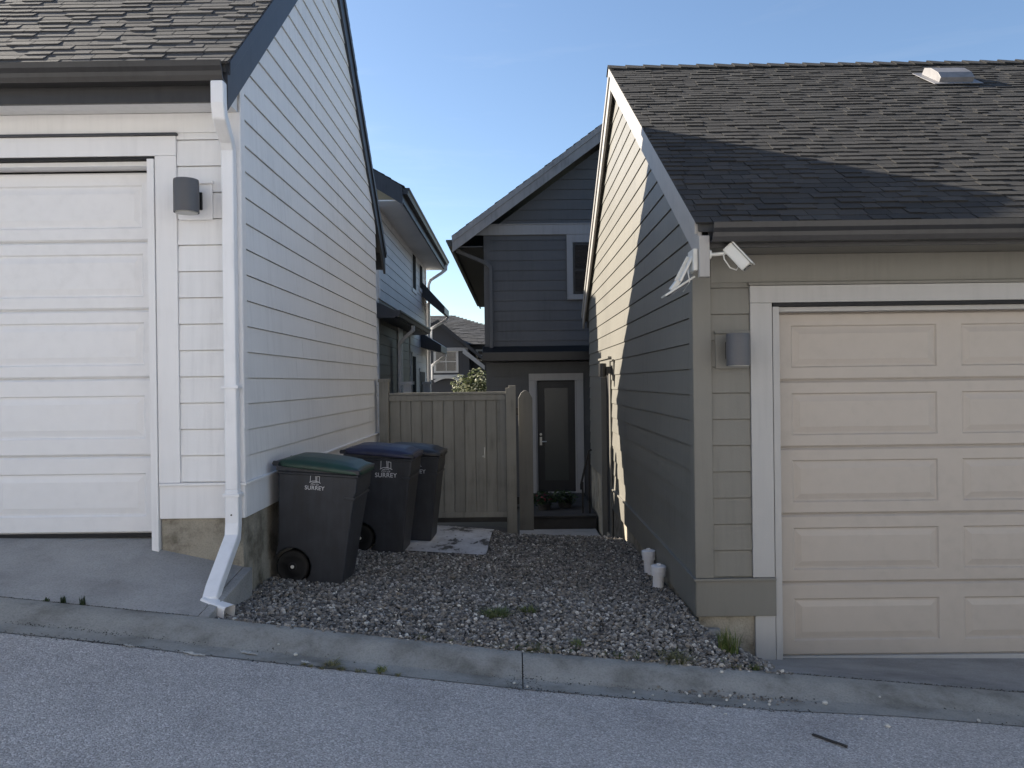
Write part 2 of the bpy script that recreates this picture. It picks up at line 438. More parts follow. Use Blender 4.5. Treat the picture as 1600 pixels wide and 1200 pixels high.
# lane, gutter and kerb
def z_lane(x, y):
    e = zk(x) + kerb_profile(lip(x))[-1][1] - .004
    return e + .018*min(1, max(0, (4.12 - y)/1.4)) + .006*math.sin(x*1.3+y)*min(1, (4.12-y))
lane = grid_obj('lane', fr(-16, 16, 96), fr(-9, 4.125, 40), z_lane, M['asphalt'])
kx = []
for a, b in ((-16, -6.35), (-6.34, -3.62), (-3.61, .025), (.031, 3.4), (3.41, 6.4), (6.41, 16)): kx.append((a, b))
mb = MB()
for a, b in kx:
    xs = fr(a, b, max(4, int((b-a)/.08)))
    np_ = 7
    vs = []
    for x in xs:
        pr = kerb_profile(lip(x)); w = .003*math.sin(x*9.1)+.002*math.sin(x*23)
        for i, (y, d) in enumerate(pr): vs.append((x, y + (w if 0 < i < 6 else 0), zk(x) + d))
    n0 = len(vs)
    for x in (xs[0], xs[-1]):
        for (y, d) in kerb_profile(lip(x)): vs.append((x, y, zk(x)+d-.1))
    fs = [(i*np_+k, i*np_+k+1, (i+1)*np_+k+1, (i+1)*np_+k) for i in range(len(xs)-1) for k in range(np_-1)]
    for q, base in ((0, 0), (1, (len(xs)-1)*np_)):
        fs += [(base+k, base+k+1, n0+q*np_+k+1, n0+q*np_+k) for k in range(np_-1)]
    mb.add(vs, fs)
kerb = mb.build('kerb', M['kerb'], smooth=17, fix=False); tag(kerb, kind='structure')
# dark dirt lying in the gutter joints under the kerb
gd = grid_obj('gutter_bed', fr(-16, 16, 64), [3.9, 4.2, 4.6], lambda x, y: zk(x) - .12, M['soil'])

# concrete apron in front of the white garage
def z_apron_l(x, y):
    t = (y - 4.56) / (5.62 - 4.56)
    near = zk(x) - .002
    far = -1.02 if x < -2.5 else -1.02 - .17*min(1, (x+2.5)/.65)
    t2 = t if x < -2.5 else t
    return near*(1-t2) + far*t2
apron = grid_obj('driveway', [-16] + fr(-9, -2.6, 40) + fr(-2.55, -1.853, 10), fr(4.562, 5.62, 12), z_apron_l, M['slab'])
mb = MB(); mb.prism([(-1.8525, 4.562, z_apron_l(-1.8525, 4.562)), (-1.8525, 5.333, z_apron_l(-1.8525, 5.333)), (-1.8525, 5.333, -1.7), (-1.8525, 4.562, -1.7)], (.062, 0, -.004)); tag(mb.build('driveway', M['slab'], bevel=.006), kind='structure')
# and in front of the taupe garage (falls towards the door)
def z_apron_r(x, y):
    t = (y - 4.56)/(5.75 - 4.56)
    return (zk(x) - .002)*(1-t) + (-2.02)*t if x < 6.9 else zk(x)*(1-t) - 2.02*t
def z_apron_r2(x, y): return z_apron_r(x, y)
apr = grid_obj('driveway', fr(1.38, 8, 60), fr(4.562, 5.75, 12), z_apron_r, M['slab'])

# gravel bed under the stones, then the stones
bed = grid_obj('gravel_bed', fr(-1.86, 1.72, 30), fr(4.553, 12.2, 60),
               lambda x, y: g(x, y) - .016 if not (x > 1.5 and y > 4.7) else min(g(x, y), z_apron_r(x, y)) - .02, M['soil'])

PAD = (-1.25, -.28, 7.42, 10.35)
def pad_z(x, y): return g(x, y) + .012
def ico(n):
    bm = bmesh.new(); bmesh.ops.create_icosphere(bm, subdivisions=n, radius=1)
    v = np.array([p.co[:] for p in bm.verts]); bm.faces.ensure_lookup_table()
    f = np.array([[q.index for q in p.verts] for p in bm.faces]); bm.free(); return v, f
IV, IF = ico(2)
IV1, IF1 = ico(1)
def scatter_pebbles():
    rng = np.random.default_rng(5)
    P = []
    def put(n, y0, y1, s0, s1, x0=-1.83, x1=1.24):
        for _ in range(n):
            x = rng.uniform(x0, x1); y = rng.uniform(y0, y1)
            if PAD[0]-.02 < x < PAD[1] + .02*math.sin(y*5) and PAD[2]+.03*math.sin(x*9) < y < PAD[3] and rng.random() > .02: continue
            if x > .05 and y > 11.15: continue
            if y > 10.4 and x < .0: continue
            s = s0 + (s1 - s0)*rng.random()**2.2
            P.append((x, y, g(x, y), s))
    put(21000, 4.57, 6.2, .0062, .0175)
    put(18000, 6.2, 8.2, .0075, .018)
    put(13000, 8.2, 11.4, .009, .019)
    for _ in range(1300):                # the wedge of stones round the corner of the taupe garage
        x = rng.uniform(1.22, 1.88); y = rng.uniform(4.58, 5.36)
        if x > 1.44 + .26*(y - 4.58)/.78 + .05*rng.random(): continue
        P.append((x, y, g(x, y) + .004, rng.uniform(.006, .015)))
    for _ in range(420):                # stones that have rolled over the kerb edge
        x = rng.uniform(-1.6, 1.6); y = 4.57 - abs(rng.normal(0, .025))
        P.append((x, y, zk(x), rng.uniform(.006, .012)))
    for _ in range(90):                 # and a drift of them in the gutter by the taupe garage
        x = 1.32 + rng.normal(0, .22); y = 4.285 + rng.normal(0, .035)
        P.append((x, y, zk(x) - .058, rng.uniform(.005, .010)))
    P = np.array(P); WW = []; FF = []; base = 0
    for near in (True, False):
        Q = P[(P[:, 1] < 6.0) == near]; n = len(Q); iv, jf = (IV, IF) if near else (IV1, IF1)
        ang = rng.uniform(0, 2*math.pi, n); asp = rng.uniform(.68, 1.0, n); fl = rng.uniform(.45, .8, n)
        ph = rng.uniform(0, 6.28, (n, 3)); dv = iv @ rng.normal(0, 1, (3, 4))
        lump = 1 + .10*np.sin(2.2*dv[None, :, 0] + ph[:, :1]) + .07*np.sin(3.1*dv[None, :, 1] + ph[:, 1:2])
        V = np.repeat(iv[None], n, 0) * lump[:, :, None]
        V[:, :, 1] *= asp[:, None]; V[:, :, 2] *= fl[:, None]
        tl = rng.normal(0, .45, n)[:, None]
        x, z = V[:, :, 0]*np.cos(tl) - V[:, :, 2]*np.sin(tl), V[:, :, 0]*np.sin(tl) + V[:, :, 2]*np.cos(tl)
        c, s_ = np.cos(ang)[:, None], np.sin(ang)[:, None]
        X = x*c - V[:, :, 1]*s_; Y = x*s_ + V[:, :, 1]*c; S = Q[:, 3][:, None]
        WW.append(np.stack([X*S + Q[:, 0][:, None], Y*S + Q[:, 1][:, None], z*S + (Q[:, 2] + Q[:, 3]*.15 + rng.uniform(-.006, .008, n))[:, None]], -1).reshape(-1, 3))
        FF.append((jf[None] + (np.arange(n)*len(iv))[:, None, None]).reshape(-1, 3) + base); base += n*len(iv)
    W = np.concatenate(WW); F = np.concatenate(FF)
    me = bpy.data.meshes.new('gravel')
    me.vertices.add(len(W)); me.vertices.foreach_set('co', W.astype(np.float32).ravel())
    me.loops.add(F.size); me.loops.foreach_set('vertex_index', F.astype(np.int32).ravel())
    me.polygons.add(len(F)); me.polygons.foreach_set('loop_start', np.arange(0, F.size, 3, dtype=np.int32))
    me.update(calc_edges=True); me.shade_smooth(); me.materials.append(M['gravel'])
    o = bpy.data.objects.new('gravel', me); C.objects.link(o)
    tag(o, 'loose grey and brown river gravel filling the passage between the garages', 'gravel', kind='stuff')
scatter_pebbles()

pad = grid_obj('concrete_pad', fr(PAD[0], PAD[1], 8), fr(PAD[2], PAD[3], 20), pad_z, M['pad'])
mb = MB(); mb.box(.06, 1.22, 11.25, 11.98, -2.4, -2.245); tag(mb.build('walkway', M['slab'], bevel=.008), kind='structure')

# the ground, one sheet to the horizon
def z_ground(x, y):
    d = max(abs(x), abs(y))
    if y < 4.4: z = zk(max(-16, min(16, x))) - .35
    elif y < 12: z = min(zk(max(-16, min(16, x))), g(x, y)) - .25
    else: z = -2.34
    if d > 40: z = z*max(0, 1-(d-40)/60) - 3.2*min(1, (d-40)/60)
    return z
gx = [-900, -400, -200, -100, -60, -40] + fr(-30, 30, 40) + [40, 60, 100, 200, 400, 900]
gy = [-900, -400, -200, -100, -60, -40] + fr(-30, 4.3, 20) + fr(4.5, 12, 12) + fr(13, 40, 20) + [60, 100, 200, 400, 900]
grid_obj('ground', gx, gy, z_ground, M['earth'])

# ------------------------------------------------------------------ garage door
def garage_door(parent, x0, x1, y, z0, heights, npan, mat, marg_l, pan_w, pitch, from_left):
    """sectional door: every section has pressed long panels with a sloped border"""
    d = MB(); z = z0
    for h in heights:
        za, zb = z + .004, z + h - .004
        # section body with a rolled lip at top and bottom
        d.prism([(x0, y, za+.012), (x0, y, zb-.012), (x0, y+.01, zb), (x0, y+.045, zb), (x0, y+.045, za), (x0, y+.01, za)], (x1-x0, 0, 0)) if False else None
        xs = []
        for k in range(npan):
            a = (x0 + marg_l + k*pitch) if from_left else (x1 - marg_l - pan_w - k*pitch)
            xs.append((a, a + pan_w))
        xs.sort()
        pz0, pz1 = za + .5*(h - .30) - .004, zb - .5*(h - .30) + .004
        def q(xa, xb, ya, zc, zd, yb=None): d.add([(xa,ya,zc),(xb,ya,zc),(xb,ya if yb is None else yb,zd),(xa,ya if yb is None else yb,zd)], [(0,1,2,3)])
        q(x0, x1, y, za+.012, pz0); q(x0, x1, y, pz1, zb-.012)
        d.add([(x0,y+.012,za),(x1,y+.012,za),(x1,y,za+.012),(x0,y,za+.012)], [(0,1,2,3)])
        d.add([(x0,y,zb-.012),(x1,y,zb-.012),(x1,y+.012,zb),(x0,y+.012,zb)], [(0,1,2,3)])
        d.box(x0, x1, y+.02, y+.05, za-.004, zb+.004)
        # fine ribs pressed along the joints
        prev = x0
        for (a, b) in xs:
            q(prev, a, y, pz0, pz1); prev = b
            rings = []
            for ins, dy in ((0, 0), (.010, .011), (.022, .011), (.060, .003), (.066, .003)):
                rings.append([(a+ins, y+dy, pz0+ins), (b-ins, y+dy, pz0+ins), (b-ins, y+dy, pz1-ins), (a+ins, y+dy, pz1-ins)])
            vs = [p for r_ in rings for p in r_]
            fs = [(i*4+k, i*4+(k+1)%4, (i+1)*4+(k+1)%4, (i+1)*4+k) for i in range(len(rings)-1) for k in range(4)]
            n = (len(rings)-1)*4; fs.append((n, n+1, n+2, n+3)); d.add(vs, fs)
        q(prev, x1, y, pz0, pz1)
        z += h
    return d.build('garage_door', mat, parent)

def roof_slab(parent, x0, x1, yf, zf, yr, zr, yb, zb, mat):
    t = .13
    mb = MB()
    mb.prism([(x0, yf, zf-.012), (x0, yr, zr-.012), (x0, yb, zb-.012), (x0, yb, zb-.012-.06), (x0, yr, zr-t), (x0, yf, zf-.012-.06)], (x1-x0, 0, 0))
    return mb.build('roof', mat, parent)

# ------------------------------------------------------------------ white garage on the left
WL = -1.845          # its side wall
GL = thing('garage', (-5.8, 5.4, -1.1), 'white lap-sided garage with steep grey shingle roof and charcoal trim', 'garage')
YF, ZF, YR, ZR, YB, ZB = 5.03, 2.075, 8.04, 4.78, 11.24, 1.875
XE = WL + .034       # rake face
x_far = -11.6
y0, y1 = 5.33, 10.6
# side wall
und = lambda y: (ZF + (ZR-ZF)/(YR-YF)*(y-YF) if y < YR else ZR - (ZR-ZB)/(YB-YR)*(y-YR)) - .15
poly = [(y0+.003, -.665), (y1, -.665), (y1, und(y1)), (YR, und(YR)), (y0+.003, und(y0))]
siding(MB(), poly, (WL, 0, 0), (0,1,0), (1,0,0), .178, -.665).build('side_wall', M['white'], GL)
# front wall round the door opening
fw = MB()
siding(fw, [(-2.26, -.665), (WL-.003, -.665), (WL-.003, 1.90), (-2.26, 1.90)], (0, y0, 0), (1,0,0), (0,-1,0), .178, -.665+.012)
siding(fw, [(-7.6, 1.70), (-2.263, 1.70), (-2.263, 1.90), (-7.6, 1.90)], (0, y0, 0), (1,0,0), (0,-1,0), .178, 1.695-.178+.178)
siding(fw, [(x_far+.3, -.665), (-7.63, -.665), (-7.63, 1.90), (x_far+.3, 1.90)], (0, y0, 0), (1,0,0), (0,-1,0), .178, -.665+.012)
fw.box(-7.63, -2.27, y0+.013, y0+.11, 1.60, 1.69)
fw.build('front_wall', M['white'], GL)
mb = MB(); mb.box(x_far+.3, WL-.12, y1-.1, y1-.001, -1.2, 1.8); mb.box(x_far+.3, x_far+.4, y0+.12, y1-.11, -1.2, 2.3)
mb.prism([(x_far+.3, y0+.12, 2.3), (x_far+.3, y1-.11, 2.3), (x_far+.3, YR, 4.4)], (.1, 0, 0)); mb.each('back_wall', M['white'], GL)
mb = MB(); mb.box(-11.2, WL-.102, y0-.020, y0-.0125, 1.712, 1.842); mb.build('frieze_board', M['white'], GL, bevel=.002)
# base board, corner board
mb = MB()
mb.box(-2.405, WL+.018, y0-.02, y0-.001, -.895, -.672)
mb.box(WL+.001, WL+.020, y0+.0, y1+.01, -.895, -.672)
mb.box(-2.40, WL+.034, y0-.036, y0+.0, -.672, -.654); mb.box(WL+.0, WL+.036, y0+.002, y1+.012, -.672, -.654)
mb.each('base_board', M['white_trim'], GL, bevel=.003)
mb = MB(); mb.box(WL-.10, WL+.020, y0-.022, y0-.0125, -.652, 1.843); mb.box(WL+.0125, WL+.022, y0-.0125, y0+.065, -.652, und(y0)-.0)
mb.each('corner_board', M['white_trim'], GL, bevel=.002)
# foundation
mb = MB(); mb.box(-2.40, WL-.004, y0+.004, y0+.2, -1.7, -.897); mb.box(WL-.2, WL-.004, y0+.21, y1-.002, -2.3, -.897)
mb.box(x_far+.3, -7.6, y0+.004, y0+.2, -1.6, -.67)
mb.each('foundation', M['found'], GL)
# roof
rf = roof_slab(GL, x_far, XE-.004, YF, ZF, YR, ZR, YB, ZB, M['soffit_dark'])
sl_ = math.hypot(YR-YF, ZR-ZF); S = Vector((0, YR-YF, ZR-ZF))/sl_; Nn = Vector((0, -S.z, S.y))
shingles(MB(), (x_far, YF-.02, ZF-.02), (1,0,0), S, Nn, XE+.02-x_far, sl_, .088, .12, .26, 3).build('shingles', M['shingle_l'], rf, fix=False)
slb = math.hypot(YB-YR, ZR-ZB); Sb = Vector((0, YR-YB, ZR-ZB))/slb; Nb = Vector((0, Sb.z, -Sb.y))
shingles(MB(), (x_far, YB+.02, ZB-.02), (1,0,0), Sb, Nb, XE+.02-x_far, slb, .17, .2, .34, 4).build('shingles', M['shingle_l'], rf, fix=False)
def rake(parent, xa, xb, pts_top, h, mat, drop=.03, tail=True):
    """board under the roof edge along both slopes, plumb cut at the tails"""
    (ya, za), (yr, zr), (yb, zb) = pts_top
    mb = MB()
    mb.prism([(xa, ya, za-drop), (xa, yr, zr-drop), (xa, yr, zr-drop-h), (xa, ya, za-drop-h)], (xb-xa, 0, 0))
    mb.prism([(xa, yr+.001, zr-drop), (xa, yb, zb-drop), (xa, yb, zb-drop-h), (xa, yr+.001, zr-drop-h)], (xb-xa, 0, 0))
    return mb.each('rake_board', mat, parent, bevel=.003)
rake(GL, XE-.03, XE, ((YF+.02, ZF+.018), (YR, ZR), (YB-.02, ZB+.018)), .30, M['charcoal'])
rake(GL, XE+.001, XE+.018, ((YF+.02, ZF+.018), (YR, ZR), (YB-.02, ZB+.018)), .09, M['charcoal'], drop=.012)
# soffit strip between rake board and wall
mb = MB()
for (a, za, b, zb) in ((YF+.03, ZF+.02, YR, ZR), (YR, ZR, YB-.03, ZB+.02)):
    mb.prism([(WL-.02, a, za-.16), (WL-.02, b, zb-.16), (WL-.02, b, zb-.145), (WL-.02, a, za-.145)], (XE-.031-WL+.02, 0, 0))
mb.each('rake_soffit', M['charcoal'], GL)
# eave: fascia, soffit, gutter
mb = MB(); mb.box(x_far, XE-.032, 5.08, 5.105, 1.832, 2.08); mb.box(x_far, XE-.032, YB-.06, YB-.035, 1.62, 1.86); mb.each('fascia', M['gutter'], GL, bevel=.003)
mb = MB(); mb.box(x_far, XE-.032, 5.107, y0-.013, 1.845, 1.86); mb.prism([(WL-.06, 5.108, 1.862), (WL-.06, 5.328, 1.862), (WL-.06, 5.328, 2.17), (WL-.06, 5.108, 1.98)], (.057, 0, 0)); mb.build('soffit', M['white'], GL)
def gutter(parent, x0, x1, y, z, mat, s=-1):
    """K profile trough; y, z = back top edge"""
    pr = [(0, 0), (0, -.115), (.085, -.115), (.10, -.085), (.105, -.06), (.125, -.035), (.13, 0), (.118, 0), (.115, -.03), (.095, -.06), (.08, -.105), (.006, -.105), (.006, 0)]
    mb = MB(); mb.prism([(x0, y + s*a, z+b) for a, b in pr], (x1-x0, 0, 0)); return mb.build('gutter', mat, parent)
gutter(GL, x_far, XE-.01, 5.078, 2.052, M['gutter'])
# tail piece closing the eave at the corner
mb = MB(); mb.box(XE-.085, XE-.033, 5.045, 5.0775, 1.72, 1.93); mb.each('eave_return', M['charcoal'], GL, bevel=.003)
# door trim
mb = MB()
mb.box(-2.405, -2.262, y0-.022, y0+.012, -.652, 1.555); mb.box(-7.62, -2.262, y0-.022, y0+.012, 1.557, 1.69)
mb.box(-7.62, -7.48, y0-.022, y0+.012, -.652, 1.555)
mb.each('door_trim', M['white_trim'], GL, bevel=.002)
mb = MB(); mb.box(-7.63, -2.25, y0-.045, y0-.0, 1.692, 1.706); mb.build('drip_cap', M['charcoal'], GL)
mb = MB()
mb.box(-2.455, -2.409, y0-.032, y0+.16, -1.12, 1.535); mb.box(-7.44, -2.457, y0+.03, y0+.16, 1.505, 1.535); mb.box(-7.478, -7.442, y0-.01, y0+.16, -1.05, 1.535)
mb.each('door_jamb', M['white_trim'], GL, bevel=.002)
mb = MB(); mb.box(-7.47, -2.410, y0-.015, y0+.10, 1.537, 1.554); mb.build('weather_strip', M['rubber'], GL)
garage_door(GL, -7.44, -2.458, 5.46, -1.02, (.54, .54, .475, .475, .48), 4, M['door_white'], .105, 1.06, 1.235, False)
mb = MB(); mb.box(-7.44, -2.458, 5.455, 5.50, -1.045, -1.018); mb.build('bottom_seal', M['rubber'], GL)
# downspout: out of the gutter, back to the wall, down, and kicked out over the gravel
dx = -1.888
mb = MB()
mb.sweep([(dx+.032, 5.01, 1.935), (dx+.032, 5.012, 1.80), (dx+.028, 5.04, 1.725), (dx+.004, 5.215, 1.63), (dx, 5.258, 1.575), (dx, 5.262, 1.50), (dx, 5.262, -.70)], .084, .074)
mb.sweep([(dx, 5.262, -.69), (dx, 5.262, -.92), (dx+.003, 5.235, -1.01), (dx+.012, 4.87, -1.262), (dx+.018, 4.80, -1.318)], .092, .078)
mb.sweep([(dx-.024, 4.802, -1.322), (dx+.07, 4.762, -1.350), (dx+.165, 4.715, -1.362)], .086, .082, (.35,.93,0), cap_end=False)
ds = mb.build('downspout', M['spout'], GL, bevel=.012)
mb = MB()
for z in (-.02, -.74): mb.box(dx-.056, dx+.056, 5.216, 5.31, z, z+.02)
mb.each('strap', M['spout'], ds, bevel=.002)
mb = MB()
for (yy, zz) in ((5.222, -.86), (5.13, -1.045), (4.90, -1.215)): mb.lathe([(.006, 0), (.006, .004)], (dx, yy-.002, zz), 8, 'y')
mb.each('rivet', M['black'], ds)

# ------------------------------------------------------------------ taupe garage on the right
WR = 1.263
GR = thing('garage', (4.6, 5.5, -2.0), 'taupe lap-sided garage with beige panelled door and dark shingle roof', 'garage')
YF, ZF, YR, ZR, YB, ZB = 5.03, 1.015, 9.35, 3.715, 13.5, 1.155
XE = WR - .075
x_far = 9.2
y0, y1 = 5.47, 13.05
und = lambda y: (ZF + (ZR-ZF)/(YR-YF)*(y-YF) if y < YR else ZR - (ZR-ZB)/(YB-YR)*(y-YR)) - .15
zt = -1.385
# side wall, with the opening of its side door (10.15..11.25)
sw = MB()
DA, DB, DT = 10.20, 11.20, .13
siding(sw, [(y0+.003, zt), (DA, zt), (DA, und(DA)), (YR, und(YR)), (y0+.003, und(y0))], (WR,0,0), (0,1,0), (-1,0,0), .182, zt)
siding(sw, [(DB, zt), (y1, zt), (y1, und(y1)), (DB, und(DB))], (WR,0,0), (0,1,0), (-1,0,0), .182, zt)
siding(sw, [(DA, DT), (DB, DT), (DB, und(DB)), (DA, und(DA))], (WR,0,0), (0,1,0), (-1,0,0), .182, zt)
sw.build('side_wall', M['taupe'], GR)
fw = MB()
siding(fw, [(WR+.003, zt), (1.637, zt), (1.637, .95), (WR+.003, .95)], (0, y0, 0), (1,0,0), (0,-1,0), .182, zt+.012)
siding(fw, [(1.640, .665), (6.98, .665), (6.98, .95), (1.640, .95)], (0, y0, 0), (1,0,0), (0,-1,0), .182, zt+.012+.182*11)
siding(fw, [(7.0, zt), (x_far-.3, zt), (x_far-.3, .95), (7.0, .95)], (0, y0, 0), (1,0,0), (0,-1,0), .182, zt+.012)
fw.box(1.645, 6.98, y0+.013, y0+.11, .56, .655)
fw.build('front_wall', M['taupe'], GR)
mb = MB(); mb.box(WR+.13, x_far-.3, y1-.1, y1-.001, -2.3, 1.1); mb.box(x_far-.4, x_far-.3, y0+.12, y1-.11, -2.3, 1.3)
mb.prism([(x_far-.4, y0+.12, 1.3), (x_far-.4, y1-.11, 1.3), (x_far-.4, YR, 3.5)], (.1, 0, 0)); mb.each('back_wall', M['taupe'], GR)
mb = MB()
mb.box(WR-.020, 1.797, y0-.026, y0-.001, -1.64, zt-.008); mb.box(WR-.022, WR-.001, y0+.0, DA-.08, -1.64, zt-.008)
mb.box(WR-.036, 1.794, y0-.042, y0+.0, zt-.008, zt+.010); mb.box(WR-.038, WR+.0, y0+.002, DA-.078, zt-.008, zt+.010)
mb.each('base_board', M['taupe_trim'], GR, bevel=.003)
mb = MB(); mb.box(WR-.020, WR+.105, y0-.022, y0-.0125, zt+.012, .80); mb.box(WR-.022, WR-.0125, y0-.0125, y0+.09, zt+.012, und(y0))
mb.each('corner_board', M['taupe_trim'], GR, bevel=.002)
mb = MB(); mb.box(WR+.107, 6.99, y0-.020, y0-.0125, .669, .860); mb.build('frieze_board', M['taupe_trim'], GR, bevel=.002)
mb = MB(); mb.box(WR+.004, 1.796, y0+.014, y0+.2, -2.3, -1.642); mb.box(WR+.004, WR+.2, y0+.21, DA, -2.5, -1.642); mb.box(WR+.004, WR+.2, DB, y1-.002, -2.5, zt-.01)
mb.box(WR+.03, WR+.2, DA+.001, DB-.001, -2.5, -2.14)
mb.box(6.98, x_far-.3, y0+.004, y0+.2, -2.5, zt-.01)
mb.each('foundation', M['found'], GR)
mb = MB(); mb.box(WR+.02, WR+.14, y0-.05, y0+.0, -1.95, -1.72); mb.build('footing_block', M['slab'], GR, bevel=.01)
rf = roof_slab(GR, XE+.004, x_far, YF, ZF, YR, ZR, YB, ZB, M['soffit_dark'])
sl_ = math.hypot(YR-YF, ZR-ZF); S = Vector((0, YR-YF, ZR-ZF))/sl_; Nn = Vector((0, -S.z, S.y))
shingles(MB(), (XE-.02, YF-.02, ZF-.02), (1,0,0), S, Nn, x_far-XE+.02, sl_, .108, .10, .20, 11).build('shingles', M['shingle_r'], rf, fix=False)
slb = math.hypot(YB-YR, ZR-ZB); Sb = Vector((0, YR-YB, ZR-ZB))/slb; Nb = Vector((0, Sb.z, -Sb.y))
shingles(MB(), (XE-.02, YB+.02, ZB-.02), (1,0,0), Sb, Nb, x_far-XE+.02, slb, .17, .2, .34, 12).build('shingles', M['shingle_r'], rf, fix=False)
# ridge caps, lapped one over the next
mb = MB(); x = XE-.03; rnd = random.Random(4)
while x < x_far:
    w = .21; h0, h1 = .034 + rnd.uniform(-.003,.004), .010
    for sg, (Sv, Nv) in ((1, (S, Nn)), (-1, (Sb, Nb))):
        top = Vector((0, YR, ZR))
        a = [Vector((x, 0, 0)) + top + Vector((0,0,h0)), Vector((x+.30, 0, 0)) + top + Vector((0,0,h1)), Vector((x+.30, 0, 0)) + top - Sv*.14 + Nv*h1*.8, Vector((x, 0, 0)) + top - Sv*.14 + Nv*h0*.8]
        b = [p - Vector((0,0,.012)) for p in a]
        mb.add(a + b, [(0,1,2,3), (7,6,5,4), (0,3,7,4), (1,0,4,5), (2,1,5,6), (3,2,6,7)])
    x += w
mb.build('ridge_cap', M['shingle_r'], rf, fix=False)
# box vent near the ridge
vx, vy = 4.72, 8.55; vz = ZF + (ZR-ZF)/(YR-YF)*(vy-YF)
mb = MB()
pts = []
for (u, n) in ((-.20, .015), (-.21, .07), (-.12, .105), (.05, .115), (.19, .09), (.21, .03), (.21, .015)):
    p = Vector((vx-.17, vy, vz)) + S*u + Nn*n; pts.append(p)
mb.prism(pts, (.36, 0, 0))
mb.prism([Vector((vx-.25, vy, vz)) + S*u + Nn*n for (u, n) in ((-.27, .014), (-.27, .02), (.27, .02), (.27, .014))], (.52, 0, 0))
mb.build('roof_vent', M['vent'], rf, bevel=.012)
rake(GR, XE, XE+.03, ((YF+.02, ZF+.012), (YR, ZR), (YB-.02, ZB+.012)), .235, M['rake_pale'])
rake(GR, XE-.018, XE-.001, ((YF+.02, ZF+.012), (YR, ZR), (YB-.02, ZB+.012)), .085, M['rake_pale'], drop=.010)
mb = MB()
for (a, za, b, zb) in ((YF+.03, ZF+.02, YR, ZR), (YR, ZR, YB-.03, ZB+.02)):
    mb.prism([(XE+.031, a, za-.16), (XE+.031, b, zb-.16), (XE+.031, b, zb-.145), (XE+.031, a, za-.145)], (WR+.02-XE-.031, 0, 0))
mb.each('rake_soffit', M['taupe_trim'], GR)
mb = MB(); mb.box(XE+.07, x_far, 5.055, 5.08, .845, 1.0); mb.box(XE+.07, x_far, YB-.06, YB-.035, .9, 1.12); mb.each('fascia', M['gutter'], GR, bevel=.003)
mb = MB(); mb.box(XE+.07, x_far, 5.082, y0-.013, .862, .876); mb.prism([(WR-.03, 5.082, .878), (WR-.03, 5.468, .878), (WR-.03, 5.468, 1.15), (WR-.03, 5.082, .91)], (.10, 0, 0)); mb.build('soffit', M['taupe_trim'], GR)
gutter(GR, XE+.075, x_far, 5.053, .985, M['gutter'])
mb = MB(); mb.box(XE+.001, XE+.068, 5.012, 5.052, .655, .918); mb.each('eave_return', M['rake_pale'], GR, bevel=.003)
mb = MB()
mb.box(1.640, 1.790, y0-.022, y0+.012, zt+.012, .525); mb.box(1.640, 6.98, y0-.022, y0+.012, .527, .645); mb.box(6.83, 6.98, y0-.022, y0+.012, zt+.012, .525)
mb.box(1.655, 1.794, y0-.012, y0+.012, -2.08, -1.643)
mb.each('door_trim', M['pale_trim'], GR, bevel=.002)
mb = MB(); mb.box(1.627, 6.99, y0-.040, y0-.0, .647, .665); mb.build('drip_cap', M['taupe_trim'], GR)
mb = MB()
mb.box(1.798, 1.844, y0-.010, y0+.16, -2.08, .50); mb.box(1.846, 6.80, y0+.03, y0+.16, .468, .50); mb.box(6.802, 6.828, y0-.01, y0+.16, -2.08, .50)
mb.each('door_jamb', M['pale_trim'], GR, bevel=.002)
mb = MB(); mb.box(1.800, 6.82, y0-.015, y0+.10, .502, .524); mb.build('weather_strip', M['rubber'], GR)
garage_door(GR, 1.846, 6.80, 5.60, -1.975, (.52, .487, .475, .477, .485), 4, M['beige'], .125, 1.035, 1.21, True)
mb = MB(); mb.box(1.846, 6.80, 5.58, 5.64, -2.015, -1.972); mb.build('bottom_rail', M['pale_trim'], GR, bevel=.003)
# side door of the taupe garage
sd = MB(); sd.box(WR+.045, WR+.085, DA+.05, DB-.05, -2.13, .08)
sdo = sd.build('side_door', M['door_dark'], GR)
mb = MB(); mb.lathe([(.012, 0), (.028, .02), (.03, .04), (.02, .055)], (WR-.012, DA+.13, -1.05), 12, 'x'); mb.build('handle', M['steel'], sdo, smooth=40)
mb = MB()
mb.box(WR-.030, WR-.013, DA-.075, DA+.05, -2.2, DT-.0); mb.box(WR-.030, WR-.013, DB-.05, DB+.075, -2.2, DT-.0)
mb.box(WR-.034, WR-.013, DA-.09, DB+.09, DT+.002, DT+.155); mb.box(WR-.055, WR-.013, DA-.11, DB+.11, DT+.157, DT+.185)
mb.box(WR-.012, WR+.044, DA+.001, DA+.05, -2.2, DT-.001); mb.box(WR-.012, WR+.044, DB-.05, DB-.001, -2.2, DT-.001)
mb.each('side_door_trim', M['taupe_trim'], GR, bevel=.002)

